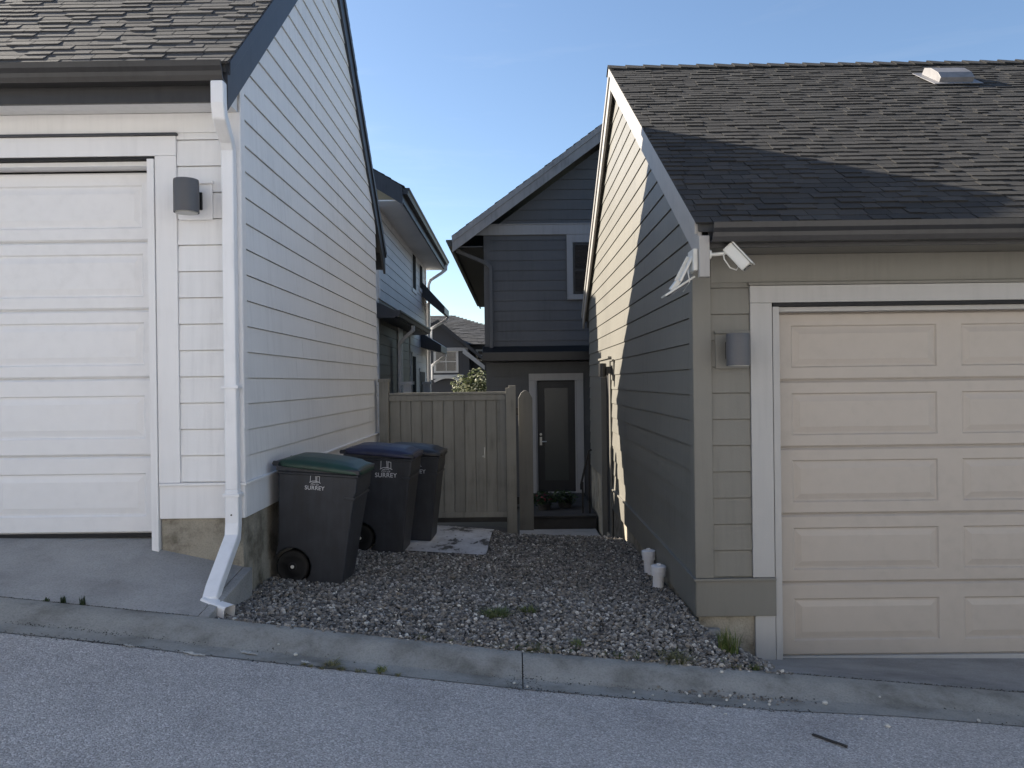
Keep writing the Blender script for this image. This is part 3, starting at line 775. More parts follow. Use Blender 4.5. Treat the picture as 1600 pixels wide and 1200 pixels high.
# ------------------------------------------------------------------ unseen houses added across the lane, built tall to bounce sunlight back
def unseen_house(x0, x1, zf, label, mat, dmat):
    T = thing('house', ((x0+x1)/2, -5, zf), label, 'house')
    yf = -4.6; mid = (x0+x1)/2; h = 5.9
    mb = MB()
    siding(mb, [(x0, zf-.6), (mid-2.5, zf-.6), (mid-2.5, zf+h), (x0, zf+h)], (0, yf, 0), (1,0,0), (0,1,0), .18, zf)
    siding(mb, [(mid+2.5, zf-.6), (x1, zf-.6), (x1, zf+h), (mid+2.5, zf+h)], (0, yf, 0), (1,0,0), (0,1,0), .18, zf)
    siding(mb, [(mid-2.5, zf+2.45), (mid+2.5, zf+2.45), (mid+2.5, zf+h), (mid-2.5, zf+h)], (0, yf, 0), (1,0,0), (0,1,0), .18, zf+2.45)
    mb.build('front_wall', mat, T)
    mb = MB(); mb.box(x0, x0+.1, yf-6, yf-.12, zf-.6, zf+h); mb.box(x1-.1, x1, yf-6, yf-.12, zf-.6, zf+h); mb.box(x0+.11, x1-.11, yf-6, yf-5.9, zf-.6, zf+h)
    for xx in (x0, x1-.1): mb.prism([(xx, yf-.12, zf+h), (xx, yf-6, zf+h), (xx, yf-3, zf+h+2.0)], (.1, 0, 0))
    mb.build('side_wall', mat, T)
    mb = MB()
    for k in range(5): mb.box(mid-2.44, mid+2.44, yf-.14, yf-.10, zf+.48*k+.004, zf+.48*k+.474)
    mb.build('garage_door', dmat, T)
    mb = MB(); mb.box(mid-2.62, mid-2.46, yf+.013, yf+.03, zf, zf+2.43); mb.box(mid+2.46, mid+2.62, yf+.013, yf+.03, zf, zf+2.43); mb.box(mid-2.62, mid+2.62, yf+.013, yf+.03, zf+2.432, zf+2.6); mb.each('door_trim', M['white_trim'], T)
    mb = MB(); mb.prism([(x0-.2, yf+.4, zf+h-.12), (x0-.2, yf-3, zf+h+2.15), (x0-.2, yf-6.4, zf+h-.12), (x0-.2, yf-6.4, zf+h-.26), (x0-.2, yf-3, zf+h+2.0), (x0-.2, yf+.4, zf+h-.26)], (x1-x0+.4, 0, 0)); mb.build('roof', M['shingle_far'], T)
unseen_house(-13.5, -5.9, -.75, 'tall unseen cream house added across the lane for bounced sunlight, uphill of the camera', M['white'], M['door_white'])
unseen_house(-4.6, 3.0, -1.25, 'tall unseen cream house added across the lane for bounced sunlight, straight behind the camera', M['white'], M['door_white'])
unseen_house(4.3, 11.9, -2.1, 'tall unseen cream house added across the lane for bounced sunlight, downhill of the camera', M['white'], M['door_white'])
grid_obj('driveway', fr(-14, 14, 40), fr(-5.2, -2.6, 6), lambda x, y: z_lane(x, y) + .012, M['slab'])  # pale paving out of view, added to bounce more light

# ------------------------------------------------------------------ wall lamps
def wall_lamp(loc, d, label, r=.080, h=.215, mat=None, block=True, blockmat=None):
    """downward cylinder on a mounting block; d = outward direction of the wall"""
    L = thing('wall_lamp', loc, label, 'wall lamp', 'cylinder lamps on the garage walls')
    x, y, z = loc; d = Vector(d); s = Vector((-d.y, d.x, 0))
    c = Vector(loc) + d*(.10 + r*.9)
    mb = MB(); mb.lathe([(r*.93, -h/2+.006), (r, -h/2), (r, h/2-.012), (r*.97, h/2), (r*.2, h/2+.004)], c, 36); mb.build('shade', mat or M['lamp_grey'], L, smooth=35)
    mb = MB(); mb.lathe([(r*.86, -h/2-.004), (r*.86, -h/2+.004)], c, 28); mb.build('lens', M['lamp_lens'], L)
    def bx(a0, a1, b0, b1, z0, z1):
        m = MB(); p = []
        for zz in (z0, z1):
            for (a, b) in ((a0, b0), (a1, b0), (a1, b1), (a0, b1)): p.append(Vector(loc) + s*a + d*b + Vector((0,0,zz)))
        return m.add(p, [(0,3,2,1),(4,5,6,7),(0,1,5,4),(1,2,6,5),(2,3,7,6),(3,0,4,7)])
    bx(-.02, .02, .028, .11, -.045, .045).build('arm', M['black'], L, bevel=.004)
    bx(-.05, .05, .022, .036, -.06, .06).build('backplate', M['black'], L, bevel=.006)
    if block:
        b = bx(-.115, .115, .012, .024, -.125, .115); b.build('mounting_block', blockmat, L, bevel=.003)
        bx(-.122, .122, .012, .040, .116, .134).build('block_cap', blockmat, L, bevel=.002)
    return L
wall_lamp((-2.132, 5.33, 1.245), (0,-1,0), 'grey cylinder lamp on white siding beside the white garage door', blockmat=M['white_trim'])
wall_lamp((1.512, 5.47, .20), (0,-1,0), 'grey cylinder lamp on taupe siding beside the beige garage door', blockmat=M['taupe_trim'])
wall_lamp((1.263, 9.93, .135), (-1,0,0), 'small black lamp on the taupe side wall beside the side door', r=.05, h=.17, mat=M['black'], blockmat=M['taupe_trim'])

# ------------------------------------------------------------------ security devices on the eave corner
K = thing('security_camera', (1.222, 5.03, .84), 'ivory box camera on a horizontal arm under the taupe eave', 'security camera', 'white devices on the eave corner')
mb = MB(); mb.tube([(1.257, 5.04, .80), (1.30, 5.04, .80), (1.35, 5.035, .805), (1.385, 5.03, .815)], .012, 12); mb.lathe([(.03, 0), (.03, .012)], (1.257, 5.04, .80), 16, 'x'); mb.build('arm', M['camwhite'], K, smooth=40)
ax = Vector((.58, -.28, -.76)).normalized(); sd_ = ax.cross(Vector((0,0,1))).normalized(); up = sd_.cross(ax).normalized()
c0 = Vector((1.395, 5.03, .825))
def obox(mb, c, a0, a1, w, h, hup=0):
    p = []
    for t in (a0, a1):
        for (i, j) in ((-1,-1),(1,-1),(1,1),(-1,1)): p.append(c + ax*t + sd_*(i*w/2) + up*(j*h/2 + hup))
    mb.add(p, [(0,3,2,1),(4,5,6,7),(0,1,5,4),(1,2,6,5),(2,3,7,6),(3,0,4,7)]); return mb
obox(MB(), c0, -.03, .155, .085, .07).build('housing', M['camwhite'], K, bevel=.008)
obox(MB(), c0, -.03, .166, .096, .009, .043).build('sun_shield', M['camwhite'], K, bevel=.003)
mb = MB(); mb.tube([c0 + ax*.156, c0 + ax*.162], .027, 18); mb.build('lens', M['glass'], K)
mb = MB(); q = [c0 + Vector((-.05, 0, -.012)), c0 + Vector((-.045, -.01, -.06)), c0 + Vector((-.01, -.015, -.115)), c0 + Vector((.03, -.015, -.13)), c0 + Vector((.045, -.012, -.105))]
mb.tube(q, .0045, 8); mb.build('cable', M['camwhite'], K, smooth=True)

K2 = thing('sensor_bracket', (1.16, 5.2, .82), 'white folded bracket with tilted panel hanging from the eave corner', 'bracket', 'white devices on the eave corner')
def bar(mb, a, b, w, h):
    return mb.sweep([a, b], w, h, (.0, 1, .2))
mb = MB(); bar(mb, (1.165, 5.10, .80), (1.085, 5.12, .64), .05, .014); bar(mb, (1.15, 5.14, .80), (1.07, 5.15, .645), .012, .03); mb.each('strut', M['camwhite'], K2, bevel=.003)
mb = MB(); mb.box(1.158, 1.186, 5.04, 5.20, .70, .84); mb.build('mount_plate', M['camwhite'], K2, bevel=.003)
mb = MB()
P0, P1 = Vector((.995, 5.12, .545)), Vector((1.185, 5.10, .665)); dv = (P1-P0).normalized(); pn = Vector((-dv.z, 0, dv.x))
mb.prism([P0, P1, P1 + pn*.012, P0 + pn*.012], (0, .15, 0))
mb.build('panel', M['camwhite'], K2, bevel=.003)
mb = MB(); q0 = P0 + dv*.03 - pn*.004; q1 = P1 - dv*.05 - pn*.004
mb.prism([q0, q1, q1 - pn*.006, q0 - pn*.006], (0, .13, 0)); mb.build('lamp_face', M['lamp_grey'], K2)
mb = MB(); bar(mb, P0 + dv*.06 + pn*.013 + Vector((0,.05,0)), P0 + dv*.16 + pn*.05 + Vector((0,.05,0)), .05, .03); bar(mb, (1.07, 5.16, .645), P0 + dv*.12 + pn*.02 + Vector((0,.06,0)), .03, .02); mb.each('hinge', M['camwhite'], K2, bevel=.003)
mb = MB(); mb.tube([(1.16, 5.12, .78), (1.13, 5.08, .70), (1.14, 5.07, .63), (1.10, 5.09, .57)], .004, 6); mb.build('cable', M['camwhite'], K2, smooth=True)

# ------------------------------------------------------------------ slate house behind, gable towards the lane
HS = thing('house', (2.5, 15.0, -2.3), 'dark slate two-storey house with pale rake boards behind the fence', 'house')
yw = 14.5; xl = -.50; xr = 6.6; xm = 3.05
tv = lambda x: 2.60 + .60*(x + 1.05)
topz = lambda x: 2.62 + .725*(x + 1.06)
mb = MB(); siding(mb, [(xl, .38), (xr, .38), (xr, topz(xl)-.3), (xm, topz(xm)-.3), (xl, topz(xl)-.3)], (0, yw, 0), (1,0,0), (0,-1,0), .185, .38)
mb.build('gable_wall', M['slate'], HS)
mb = MB(); siding(mb, [(xl, -2.3), (.30, -2.3), (.30, .36), (xl, .36)], (0, yw, 0), (1,0,0), (0,-1,0), .185, -2.3)
siding(mb, [(1.28, -2.3), (xr, -2.3), (xr, .36), (1.28, .36)], (0, yw, 0), (1,0,0), (0,-1,0), .185, -2.3)
siding(mb, [(.30, .13), (1.28, .13), (1.28, .36), (.30, .36)], (0, yw, 0), (1,0,0), (0,-1,0), .185, -2.3)
mb.box(.31, 1.27, yw+.02, yw+.1, -2.3, -2.05)
mb.build('lower_wall', M['slate'], HS)
mb = MB(); siding(mb, [(yw+.003, -2.3), (25, -2.3), (25, 2.7), (yw+.003, 2.7)], (xl, 0, 0), (0,1,0), (-1,0,0), .185, -2.3); mb.box(xr-.1, xr, yw+.12, 25, -2.3, 2.7); mb.box(xl+.12, xr-.11, 24.9, 25, -2.3, 3.6)
mb.build('side_wall', M['slate'], HS)
mb = MB(); mb.box(xl-.016, xl+.09, yw-.024, yw-.013, .40, 2.70); mb.box(xl-.026, xl-.017, yw-.024, yw+.09, .40, 2.7); mb.each('corner_board', M['slate'], HS)
mb = MB(); mb.box(-.72, xr, yw-.045, yw-.013, 2.70, 2.885); mb.box(-.74, xr, yw-.06, yw-.013, 2.887, 2.905); mb.build('band_board', M['slate_trim'], HS, bevel=.003)
# roof
xe = -1.06; yo = 14.08; zr = topz(xm)
mb = MB(); mb.prism([(xe, yo, 2.62), (xm, yo, zr), (2*xm-xe, yo, 2.62), (2*xm-xe, yo, 2.54), (xm, yo, zr-.1), (xe, yo, 2.54)], (0, 11.3, 0)); rf = mb.build('roof', M['soffit_dark'], HS)
Sx = Vector((1, 0, .725)).normalized(); Nx = Vector((-Sx.z, 0, Sx.x))
shingles(MB(), (xe-.02, 25.4, 2.615), (0,-1,0), Sx, Nx, 11.36, math.hypot(xm-xe, zr-2.62), .16, .2, .36, 21).build('shingles', M['shingle_far'], rf, fix=False)
Sx2 = Vector((-1, 0, .725)).normalized(); Nx2 = Vector((Sx.z, 0, Sx.x))
shingles(MB(), (2*xm-xe+.02, 14.05, 2.615), (0,1,0), Sx2, Nx2, 11.36, math.hypot(xm-xe, zr-2.62), .18, .25, .45, 22).build('shingles', M['shingle_far'], rf, fix=False)
mb = MB()
for sg in (1, -1):
    f = lambda x: (x if sg == 1 else 2*xm - x)
    mb.prism([(f(xe-.01), yo-.03, 2.60), (f(xm), yo-.03, zr-.005), (f(xm), yo-.03, zr-.285), (f(xe-.01), yo-.03, 2.33)], (0, .035, 0))
    mb.prism([(f(xe-.015), yo-.048, 2.61), (f(xm), yo-.048, zr+.004), (f(xm), yo-.048, zr-.10), (f(xe-.015), yo-.048, 2.505)], (0, .017, 0))
mb.each('rake_board', M['slate_rake'], HS, bevel=.003)
mb = MB(); mb.box(xe+.03, xl-.03, yo+.006, 25.3, 2.42, 2.44); mb.box(xe, xe+.028, yo+.006, 25.3, 2.36, 2.60); mb.build('soffit', M['soffit_dark'], HS)
pr = [(0, 0), (0, -.115), (-.085, -.115), (-.10, -.06), (-.125, -.03), (-.125, 0)]
mb = MB(); mb.prism([(xe-.001+a, yo+.01, 2.56+b) for a, b in pr], (0, 11.2, 0)); mb.build('gutter', M['gutter'], HS)
mb = MB(); mb.sweep([(-.98, yo+.18, 2.44), (-.98, yo+.18, 2.38), (-.50, yw-.06, 2.19), (-.40, yw-.06, 2.10), (-.40, yw-.06, .62)], .085, .07, (0,1,0)); mb.build('downspout', M['slate'], HS, bevel=.01)
# skirt roof above the door
mb = MB(); mb.prism([(xl-.06, yw-.014, .66), (xl-.06, yw-.40, .54), (xl-.06, yw-.40, .38), (xl-.06, yw-.014, .37)], (xr-xl, 0, 0)); mb.build('skirt_roof', M['black'], HS, bevel=.006)
# upper window
wx0, wx1 = 1.0, 2.0
fr_ = MB(); fr_.box(wx0, wx0+.11, yw-.045, yw-.013, 1.60, 2.698); fr_.box(wx1-.0, wx1+.11, yw-.045, yw-.013, 1.60, 2.698); fr_.box(wx0-.0, wx1+.11, yw-.05, yw-.013, 1.50, 1.598)
wo = fr_.build('window', M['slate_trim'], HS, bevel=.003)
mb = MB(); mb.box(wx0+.112, wx1-.002, yw-.034, yw-.014, 1.602, 2.55); mb.build('sash', M['black'], wo)
mb = MB(); mb.box(wx0+.15, wx1-.04, yw-.0365, yw-.0345, 2.07, 2.50); mb.box(wx0+.15, wx1-.04, yw-.0365, yw-.0345, 1.65, 2.02); mb.build('pane', M['glass'], wo)
mb = MB(); mb.box(wx0+.112, wx1-.002, yw-.04, yw-.013, 2.552, 2.697); mb.build('head_trim', M['slate_trim'], wo)
# front door
D0, D1 = .43, 1.12
mb = MB(); mb.box(D0, D1, yw+.02, yw+.06, -2.03, .01); dr = mb.build('front_door', M['door_dark'], HS, bevel=.003)
mb = MB(); mb.box(D0+.13, D1-.13, yw+.012, yw+.019, -1.82, -.12); mb.build('door_glass', M['frost'], dr)
mb = MB(); mb.box(D0+.035, D0+.075, yw+.008, yw+.0195, -1.17, -1.02); mb.lathe([(.022, -.018), (.022, 0)], (D0+.055, yw+.018, -.97), 14, 'y'); mb.tube([(D0+.055, yw+.005, -1.10), (D0+.055, yw-.04, -1.10), (D0+.16, yw-.045, -1.10)], .010, 8); mb.build('handle', M['steel'], dr, smooth=40)
mb = MB(); mb.box(D0-.155, D0-.03, yw-.04, yw-.013, -2.05, .02); mb.box(D1+.03, D1+.155, yw-.04, yw-.013, -2.05, .02); mb.box(D0-.155, D1+.155, yw-.04, yw-.013, .022, .15)
mb.box(D0-.028, D0-.002, yw-.012, yw+.06, -2.03, .02); mb.box(D1+.002, D1+.028, yw-.012, yw+.06, -2.03, .02); mb.box(D0-.03, D1+.03, yw-.03, yw+.055, -2.06, -2.032)
mb.each('door_trim', M['door_trim'], HS, bevel=.003)

# landing in front of that door
LD = thing('door_landing', (.8, 13.2, -2.3), 'low dark concrete landing in front of the glazed house door', 'landing')
mb = MB(); mb.box(.22, 1.235, 12.0, yw-.03, -2.5, -2.075); mb.build('riser', M['step'], LD, bevel=.006)
mb = MB(); mb.box(.20, 1.238, 11.975, yw-.045, -2.073, -2.045); mb.build('tread', M['step'], LD, bevel=.006)
HR = thing('handrail', (1.1, 12.3, -2.045), 'black metal handrail standing on the landing by the house door', 'handrail')
for (xx, zt_) in ((1.045, -1.56), (1.15, -1.12)):
    mb = MB(); mb.sweep([(xx, 12.2, -2.044), (xx, 12.2, zt_)], .028, .028); mb.each('post', M['black'], HR)
mb = MB(); mb.sweep([(1.02, 12.2, -1.68), (1.02, 12.2, -1.60), (1.15, 12.2, -1.08), (1.19, 12.2, -1.06)], .04, .03, (0,1,0)); mb.build('rail', M['black'], HR, bevel=.005)

# ------------------------------------------------------------------ leaves
def leaves(mb, c, rad, n, size, rnd, flat=.0, hang=.0):
    for _ in range(n):
        while True:
            p = Vector((rnd.uniform(-1,1), rnd.uniform(-1,1), rnd.uniform(-1,1)))
            if .25 < p.length < 1: break
        q = Vector((c[0]+p.x*rad[0], c[1]+p.y*rad[1], c[2]+p.z*rad[2]))
        a = Vector((rnd.gauss(0,1), rnd.gauss(0,1), rnd.gauss(0,.5) - hang)).normalized(); b = a.cross(Vector((rnd.gauss(0,1), rnd.gauss(0,1), rnd.gauss(0,1)))).normalized()
        s = size*rnd.uniform(.6, 1.3); u = a.cross(b)*s*.12
        mb.add([q - a*s, q + b*s*.42 + u, q + a*s, q - b*s*.42 + u], [(0,1,2,3)])
def potted(loc, rnd, label, flowers):
    T = thing('flower_pot', loc, label, 'potted plant', 'flower pots on the landing')
    x, y, z = loc
    mb = MB(); mb.lathe([(.09, 0), (.11, .075), (.118, .078), (.118, .095), (.10, .095), (.095, .08)], (x, y, z), 20); mb.build('pot', M['step'], T, smooth=40)
    mb = MB(); leaves(mb, (x, y, z+.17), (.22, .17, .12), 190, .045, rnd); mb.build('foliage', M['leaf_dark'], T, fix=False)
    if flowers:
        mb = MB(); leaves(mb, (x, y-.05, z+.20), (.19, .14, .10), 40, .028, rnd); mb.build('flowers', M['petal'], T, fix=False)
rp = random.Random(9)
potted((.46, 12.6, -2.045), rp, 'pot of red flowers at the left of the landing', True)
potted((.80, 12.75, -2.045), rp, 'plain leafy pot plant at the right of the landing', False)

def blob_tree(name, loc, label, cat, crowns, nleaf, size, mat, trunk_r, rnd, branches=True, group=None):
    T = thing(name, loc, label, cat, group)
    mb = MB(); x, y, z = loc
    top = max(c[2] for c, r in crowns)
    mb.tube([(x, y, z-.05), (x+.03, y, z + (top-z)*.5), (x, y+.02, top)], trunk_r, 8, True, trunk_r*.3)
    for c, r in crowns:
        mb.tube([(x, y, z + (c[2]-z)*.45), ((x+c[0])/2+.02, (y+c[1])/2, z+(c[2]-z)*.75), c], trunk_r*.5, 6, True, trunk_r*.12)
    mb.build('trunk', M['bark'], T, smooth=50)
    mb = MB(); tot = sum(r[0]*r[1]*r[2] for c, r in crowns)
    for c, r in crowns: leaves(mb, c, r, int(nleaf*r[0]*r[1]*r[2]/tot), size, rnd)
    mb.build('crown', mat, T, fix=False)
    return T
rb = random.Random(3)
blob_tree('bush', (-1.52, 27, -2.34), 'pale variegated bush beyond the fence beside the slate house', 'bush',
    [((-1.52, 27, -.45), (.6, .6, .7)), ((-1.25, 26.9, .12), (.40, .4, .42)), ((-1.8, 26.9, -.1), (.36, .4, .4)), ((-1.4, 27, -1.5), (.7, .65, .8)), ((-1.0, 27, -.25), (.3,.4,.4)), ((-1.98, 27, -.65), (.3,.4,.33))], 2600, .072, M['leaf_bush'], .05, rb)
# ------------------------------------------------------------------ white house behind the white garage
HW = thing('house', (-5.8, 20, -2.3), 'white two-storey house with charcoal eaves behind the white garage', 'house')
xw = -2.77; ya, yb_ = 16.2, 25.0; we = 3.70; zg = -2.4  # white house enlarged about the camera; scaled coordinates written in directly
xf_ = -9.0; xmr = -5.85; xe2 = -2.17; slp = .60; yr0, yr1 = 15.65, 25.4
mb = MB(); siding(mb, [(ya+.003, 1.755), (yb_, 1.755), (yb_, we), (ya+.003, we)], (xw, 0, 0), (0,1,0), (1,0,0), .215, 1.755)
siding(mb, [(21.1, zg), (yb_, zg), (yb_, 1.75), (21.1, 1.75)], (xw, 0, 0), (0,1,0), (1,0,0), .215, zg)
mb.build('side_wall', M['white'], HW)
mb = MB(); siding(mb, [(ya+.003, zg), (21.097, zg), (21.097, 1.75), (ya+.003, 1.75)], (xw-.02, 0, 0), (0,1,0), (1,0,0), .215, zg); mb.build('lower_wall', M['taupe'], HW)
mb = MB(); siding(mb, [(xf_, zg), (xw-.003, zg), (xw-.003, we), (xmr, we+1.75), (xf_, we)], (0, ya, 0), (1,0,0), (0,-1,0), .215, zg)
mb.box(xf_, xw-.13, yb_-.1, yb_-.001, zg, we); mb.box(xf_, xf_+.1, ya+.13, yb_-.12, zg, we); mb.build('end_wall', M['white'], HW)
mb = MB(); siding(mb, [(13.6, zg), (16.19, zg), (16.19, 3.2), (13.6, 3.2)], (-2.95, 0, 0), (0,1,0), (1,0,0), .215, zg); mb.box(xf_, -3.08, 13.6, 13.7, zg, 3.2); mb.box(xf_, -2.93, 13.55, 16.19, 3.205, 3.3); mb.build('hidden_shade_block', M['white'], HW)  # hidden block added to shade the far end of the taupe wall
mb = MB(); mb.box(xw+.013, xw+.03, yb_-.12, yb_+.01, zg, we); mb.box(xw+.013, xw+.03, ya-.02, ya+.12, 1.76, we); mb.box(xw-.006, xw+.02, 18.9, 19.6, zg, 1.74); mb.each('corner_board', M['white_trim'], HW)
zt_ = 3.915; rise = slp*(xe2-xmr)
mb = MB(); mb.prism([(xe2, yr0+.04, zt_), (xmr, yr0+.04, zt_+rise), (2*xmr-xe2, yr0+.04, zt_), (2*xmr-xe2, yr0+.04, zt_-.13), (xmr, yr0+.04, zt_-.13+rise), (xe2, yr0+.04, zt_-.13)], (0, yr1-yr0-.04, 0)); rf = mb.build('roof', M['charcoal'], HW)
Sx = Vector((-1, 0, slp)).normalized(); Nx = Vector((Sx.z, 0, -Sx.x))
shingles(MB(), (xe2+.03, yr0-.02, zt_), (0,1,0), Sx, Nx, yr1-yr0+.05, math.hypot(xe2-xmr, rise), .15, .2, .34, 31).build('shingles', M['shingle_far'], rf, fix=False)
mb = MB(); mb.box(xe2-.04, xe2, yr0+.04, yr1, 3.62, zt_-.002); mb.build('fascia', M['charcoal'], HW)
mb = MB()
for yy in (yr0, yr1+.001): mb.prism([(xe2+.001, yy, zt_+.01), (xmr, yy, zt_+.01+rise), (xmr, yy, zt_-.33+rise), (xe2+.001, yy, zt_-.35)], (0, .035, 0))
mb.each('rake_board', M['charcoal'], HW)
mb = MB(); mb.box(xw-.05, xe2-.042, yr0+.05, yr1-.01, 3.64, 3.665); mb.build('soffit', M['white'], HW)
pr = [(0, 0), (0, -.125), (.09, -.125), (.11, -.06), (.135, -.03), (.135, 0)]
mb = MB(); mb.prism([(xe2+.001+a, yr0+.05, 3.90+b) for a, b in pr], (0, yr1-yr0-.06, 0)); mb.build('gutter', M['charcoal'], HW)
def down(mb_path, w=.10):
    mb = MB(); mb.sweep(mb_path, w, .08, (0,1,0)); return mb.build('downspout', M['white_trim'], HW, bevel=.01)
down([(xe2+.06, 25.1, 3.77), (xe2+.05, 25.1, 3.62), (xe2-.10, 25.1, 3.50), (-2.62, 25.1, 3.28), (-2.68, 25.1, 3.14), (-2.68, 25.1, 2.5)])
def hole(a, b, z0, z1, bars=0, tr=.11):
    mb = MB(); mb.box(xw+.013, xw+.022, a-tr, a, z0-.002, z1+.0); mb.box(xw+.013, xw+.022, b, b+tr, z0-.002, z1); mb.box(xw+.013, xw+.035, a-tr-.03, b+tr+.03, z0-tr-.002, z0-.004)
    if z1 < 3.0: mb.box(xw+.013, xw+.04, a-tr, b+tr, z1+.002, z1+tr)
    w = mb.build('window', M['white_trim'], HW)
    mb = MB(); mb.box(xw+.013, xw+.030, a+.001, b-.001, z0+.001, z1); mb.build('pane', M['dull_glass'], w)
    if bars:
        mb = MB(); [mb.box(xw+.031, xw+.036, a+(b-a)*k/bars-.02, a+(b-a)*k/bars+.02, z0+.002, z1-.002) for k in range(1, bars)]; mb.each('window_bar', M['white_trim'], w)
hole(21.7, 22.35, 2.63, 3.58); hole(23.3, 23.95, 2.83, 3.52); hole(21.4, 22.1, -1.2, .74); hole(23.1, 24.3, -.8, .34, 4)
mb = MB(); mb.prism([(xw+.001, 16.0, 1.66), (-2.40, 16.0, 1.49), (-2.40, 16.0, 1.34), (xw+.001, 16.0, 1.34)], (0, 5.9, 0)); sk = mb.build('skirt_roof', M['charcoal'], HW)
mb = MB(); mb.prism([(-2.399+a*.9, 16.0, 1.49+b) for a, b in pr], (0, 5.9, 0)); mb.build('gutter', M['charcoal'], sk)
down([(-2.34, 18.4, 1.35), (-2.34, 18.4, 1.24), (-2.57, 18.4, 1.03), (-2.66, 18.4, .92), (-2.66, 18.4, -2.4)])
for (z0, z1, p, yy) in ((3.08, 2.24, .70, 23.8), (1.51, 1.05, .62, 23.4)):
    mb = MB(); mb.prism([(xw+.014, yy, z0), (xw+p, yy, z1+.08), (xw+p, yy, z1-.13), (xw+p-.07, yy, z1-.13), (xw+.014, yy, z0-.44)], (0, yb_+.45-yy, 0)); mb.build('skirt_roof', M['charcoal'], HW, bevel=.01)
    down([(xw+p-.03, 25.35, z1-.15), (xw+p-.08, 25.35, z1-.21), (-2.65, 25.35, z1-.5), (-2.65, 25.35, z1-.95)])
mb = MB(); mb.box(xw-.02, xw+.12, yb_+.03, yb_+.2, zg, 2.55); mb.build('porch_post', M['white_trim'], HW)
mb = MB(); mb.box(-2.72, -2.25, 17.5, 23.6, -.36, -.27); mb.build('deck_rail', M['fence'], HW)
for (xx, yy, z) in ((-2.40, 17.8, -.03), (-2.43, 22.0, -.03)):
    mb = MB(); mb.box(xx-.09, xx+.09, yy-.09, yy+.09, zg, z); mb.box(xx-.13, xx+.13, yy-.13, yy+.13, z+.001, z+.07); mb.build('deck_post', M['white_trim'], HW)

# ------------------------------------------------------------------ far dark house
HF = thing('house', (-2.5, 37, -2.4), 'distant dark blue house with a hipped shingle roof and white-trimmed windows', 'house')
fy = 34.0
mb = MB(); mb.box(-8.5, .8, fy, fy+8, -2.6, 1.70); mb.build('wall', M['navy'], HF)
px_ = -2.95
mb = MB()
vs = [(-9, fy-.5, 1.62), (1.4, fy-.5, 1.62), (1.4, fy+8.5, 1.62), (-9, fy+8.5, 1.62), (-4.5, fy+3.9, 3.2), (px_, fy+3.9, 3.25)]
mb.add(vs, [(0,1,5,4), (1,2,5), (2,3,4,5), (3,0,4), (3,2,1,0)]); rf = mb.build('roof', M['shingle_far'], HF)
Sf = (Vector(vs[5]) - Vector((px_, fy-.5, 1.62))); L_ = Sf.length; Sf.normalize(); Nf = Vector((0, -Sf.z, Sf.y))
mb = MB(); rnd = random.Random(8)
nrow = int(L_/.2)
for r in range(nrow):
    s0 = r*.2; z = 1.62 + Sf.z*s0; k = s0/L_
    a, b = -9 + (4.5)*k + .05, 1.4 + (px_-1.4)*k - .05
    x = a
    while x < b:
        w = rnd.uniform(.2, .4); x2 = min(b, x+w)
        h = rnd.uniform(.012, .03)
        y = fy-.5 + Sf.y*s0
        p = [Vector((x, y, z))+Nf*h, Vector((x2-.01, y, z))+Nf*h, Vector((x2-.01, y, z))+Sf*.24+Nf*.004, Vector((x, y, z))+Sf*.24+Nf*.004, Vector((x, y, z)), Vector((x2-.01, y, z))]
        mb.add(p, [(0,1,2,3), (4,5,1,0)]); x = x2
mb.build('shingles', M['shingle_far'], rf, fix=False)
# projecting dark gable
gy_ = fy - 1.2
mb = MB(); mb.prism([(-5.6, gy_, -2.5), (-1.85, gy_, -2.5), (-1.85, gy_, 1.35), (-3.1, gy_, 2.45), (-5.6, gy_, 1.2)], (0, 1.19, 0)); mb.build('gable_wall', M['navy'], HF)
mb = MB()
mb.prism([(-3.1, gy_-.3, 2.62), (-1.2, gy_-.3, 1.0), (-1.2, gy_-.3, .86), (-3.1, gy_-.3, 2.42)], (0, 1.6, 0)); mb.prism([(-3.101, gy_-.3, 2.62), (-5.9, gy_-.3, 1.2), (-5.9, gy_-.3, 1.06), (-3.101, gy_-.3, 2.42)], (0, 1.6, 0)); mb.build('gable_roof', M['shingle_far'], HF)
mb = MB(); mb.prism([(-2.1, gy_-.33, 1.45), (-1.2, gy_-.33, .70), (-1.2, gy_-.33, .52), (-2.1, gy_-.33, 1.22)], (0, .03, 0)); mb.box(-3.3, -1.9, gy_-.1, gy_-.001, 1.32, 1.46); mb.each('rake_board', M['slate_trim'], HF)
for (a, b, z0, z1, yy, nb) in ((-3.25, -2.38, .50, 1.28, gy_, 2), (-1.55, -.6, 1.0, 1.35, fy, 1)):
    mb = MB(); mb.box(a-.08, b+.08, yy-.05, yy-.001, z0-.08, z1+.08); w = mb.build('window', M['pale_trim'], HF)
    mb = MB()
    for k in range(nb):
        p0 = a + (b-a)*k/nb + .02; p1 = a + (b-a)*(k+1)/nb - .02
        mb.box(p0, p1, yy-.06, yy-.051, z0, (z0+z1)/2-.02); mb.box(p0, p1, yy-.06, yy-.051, (z0+z1)/2+.02, z1)
    mb.build('pane', M['glass'], w)
mb = MB(); mb.box(-3.35, -2.1, gy_-.06, gy_-.001, .18, .34); 
arc = [(-3.3 + 1.15*k/10, gy_-.2, .02 + .22*math.sin(math.pi*k/10*.9+.2)) for k in range(11)]
mb.sweep(arc, .16, .10, (0,1,0)); mb.build('porch_trim', M['pale_trim'], HF)

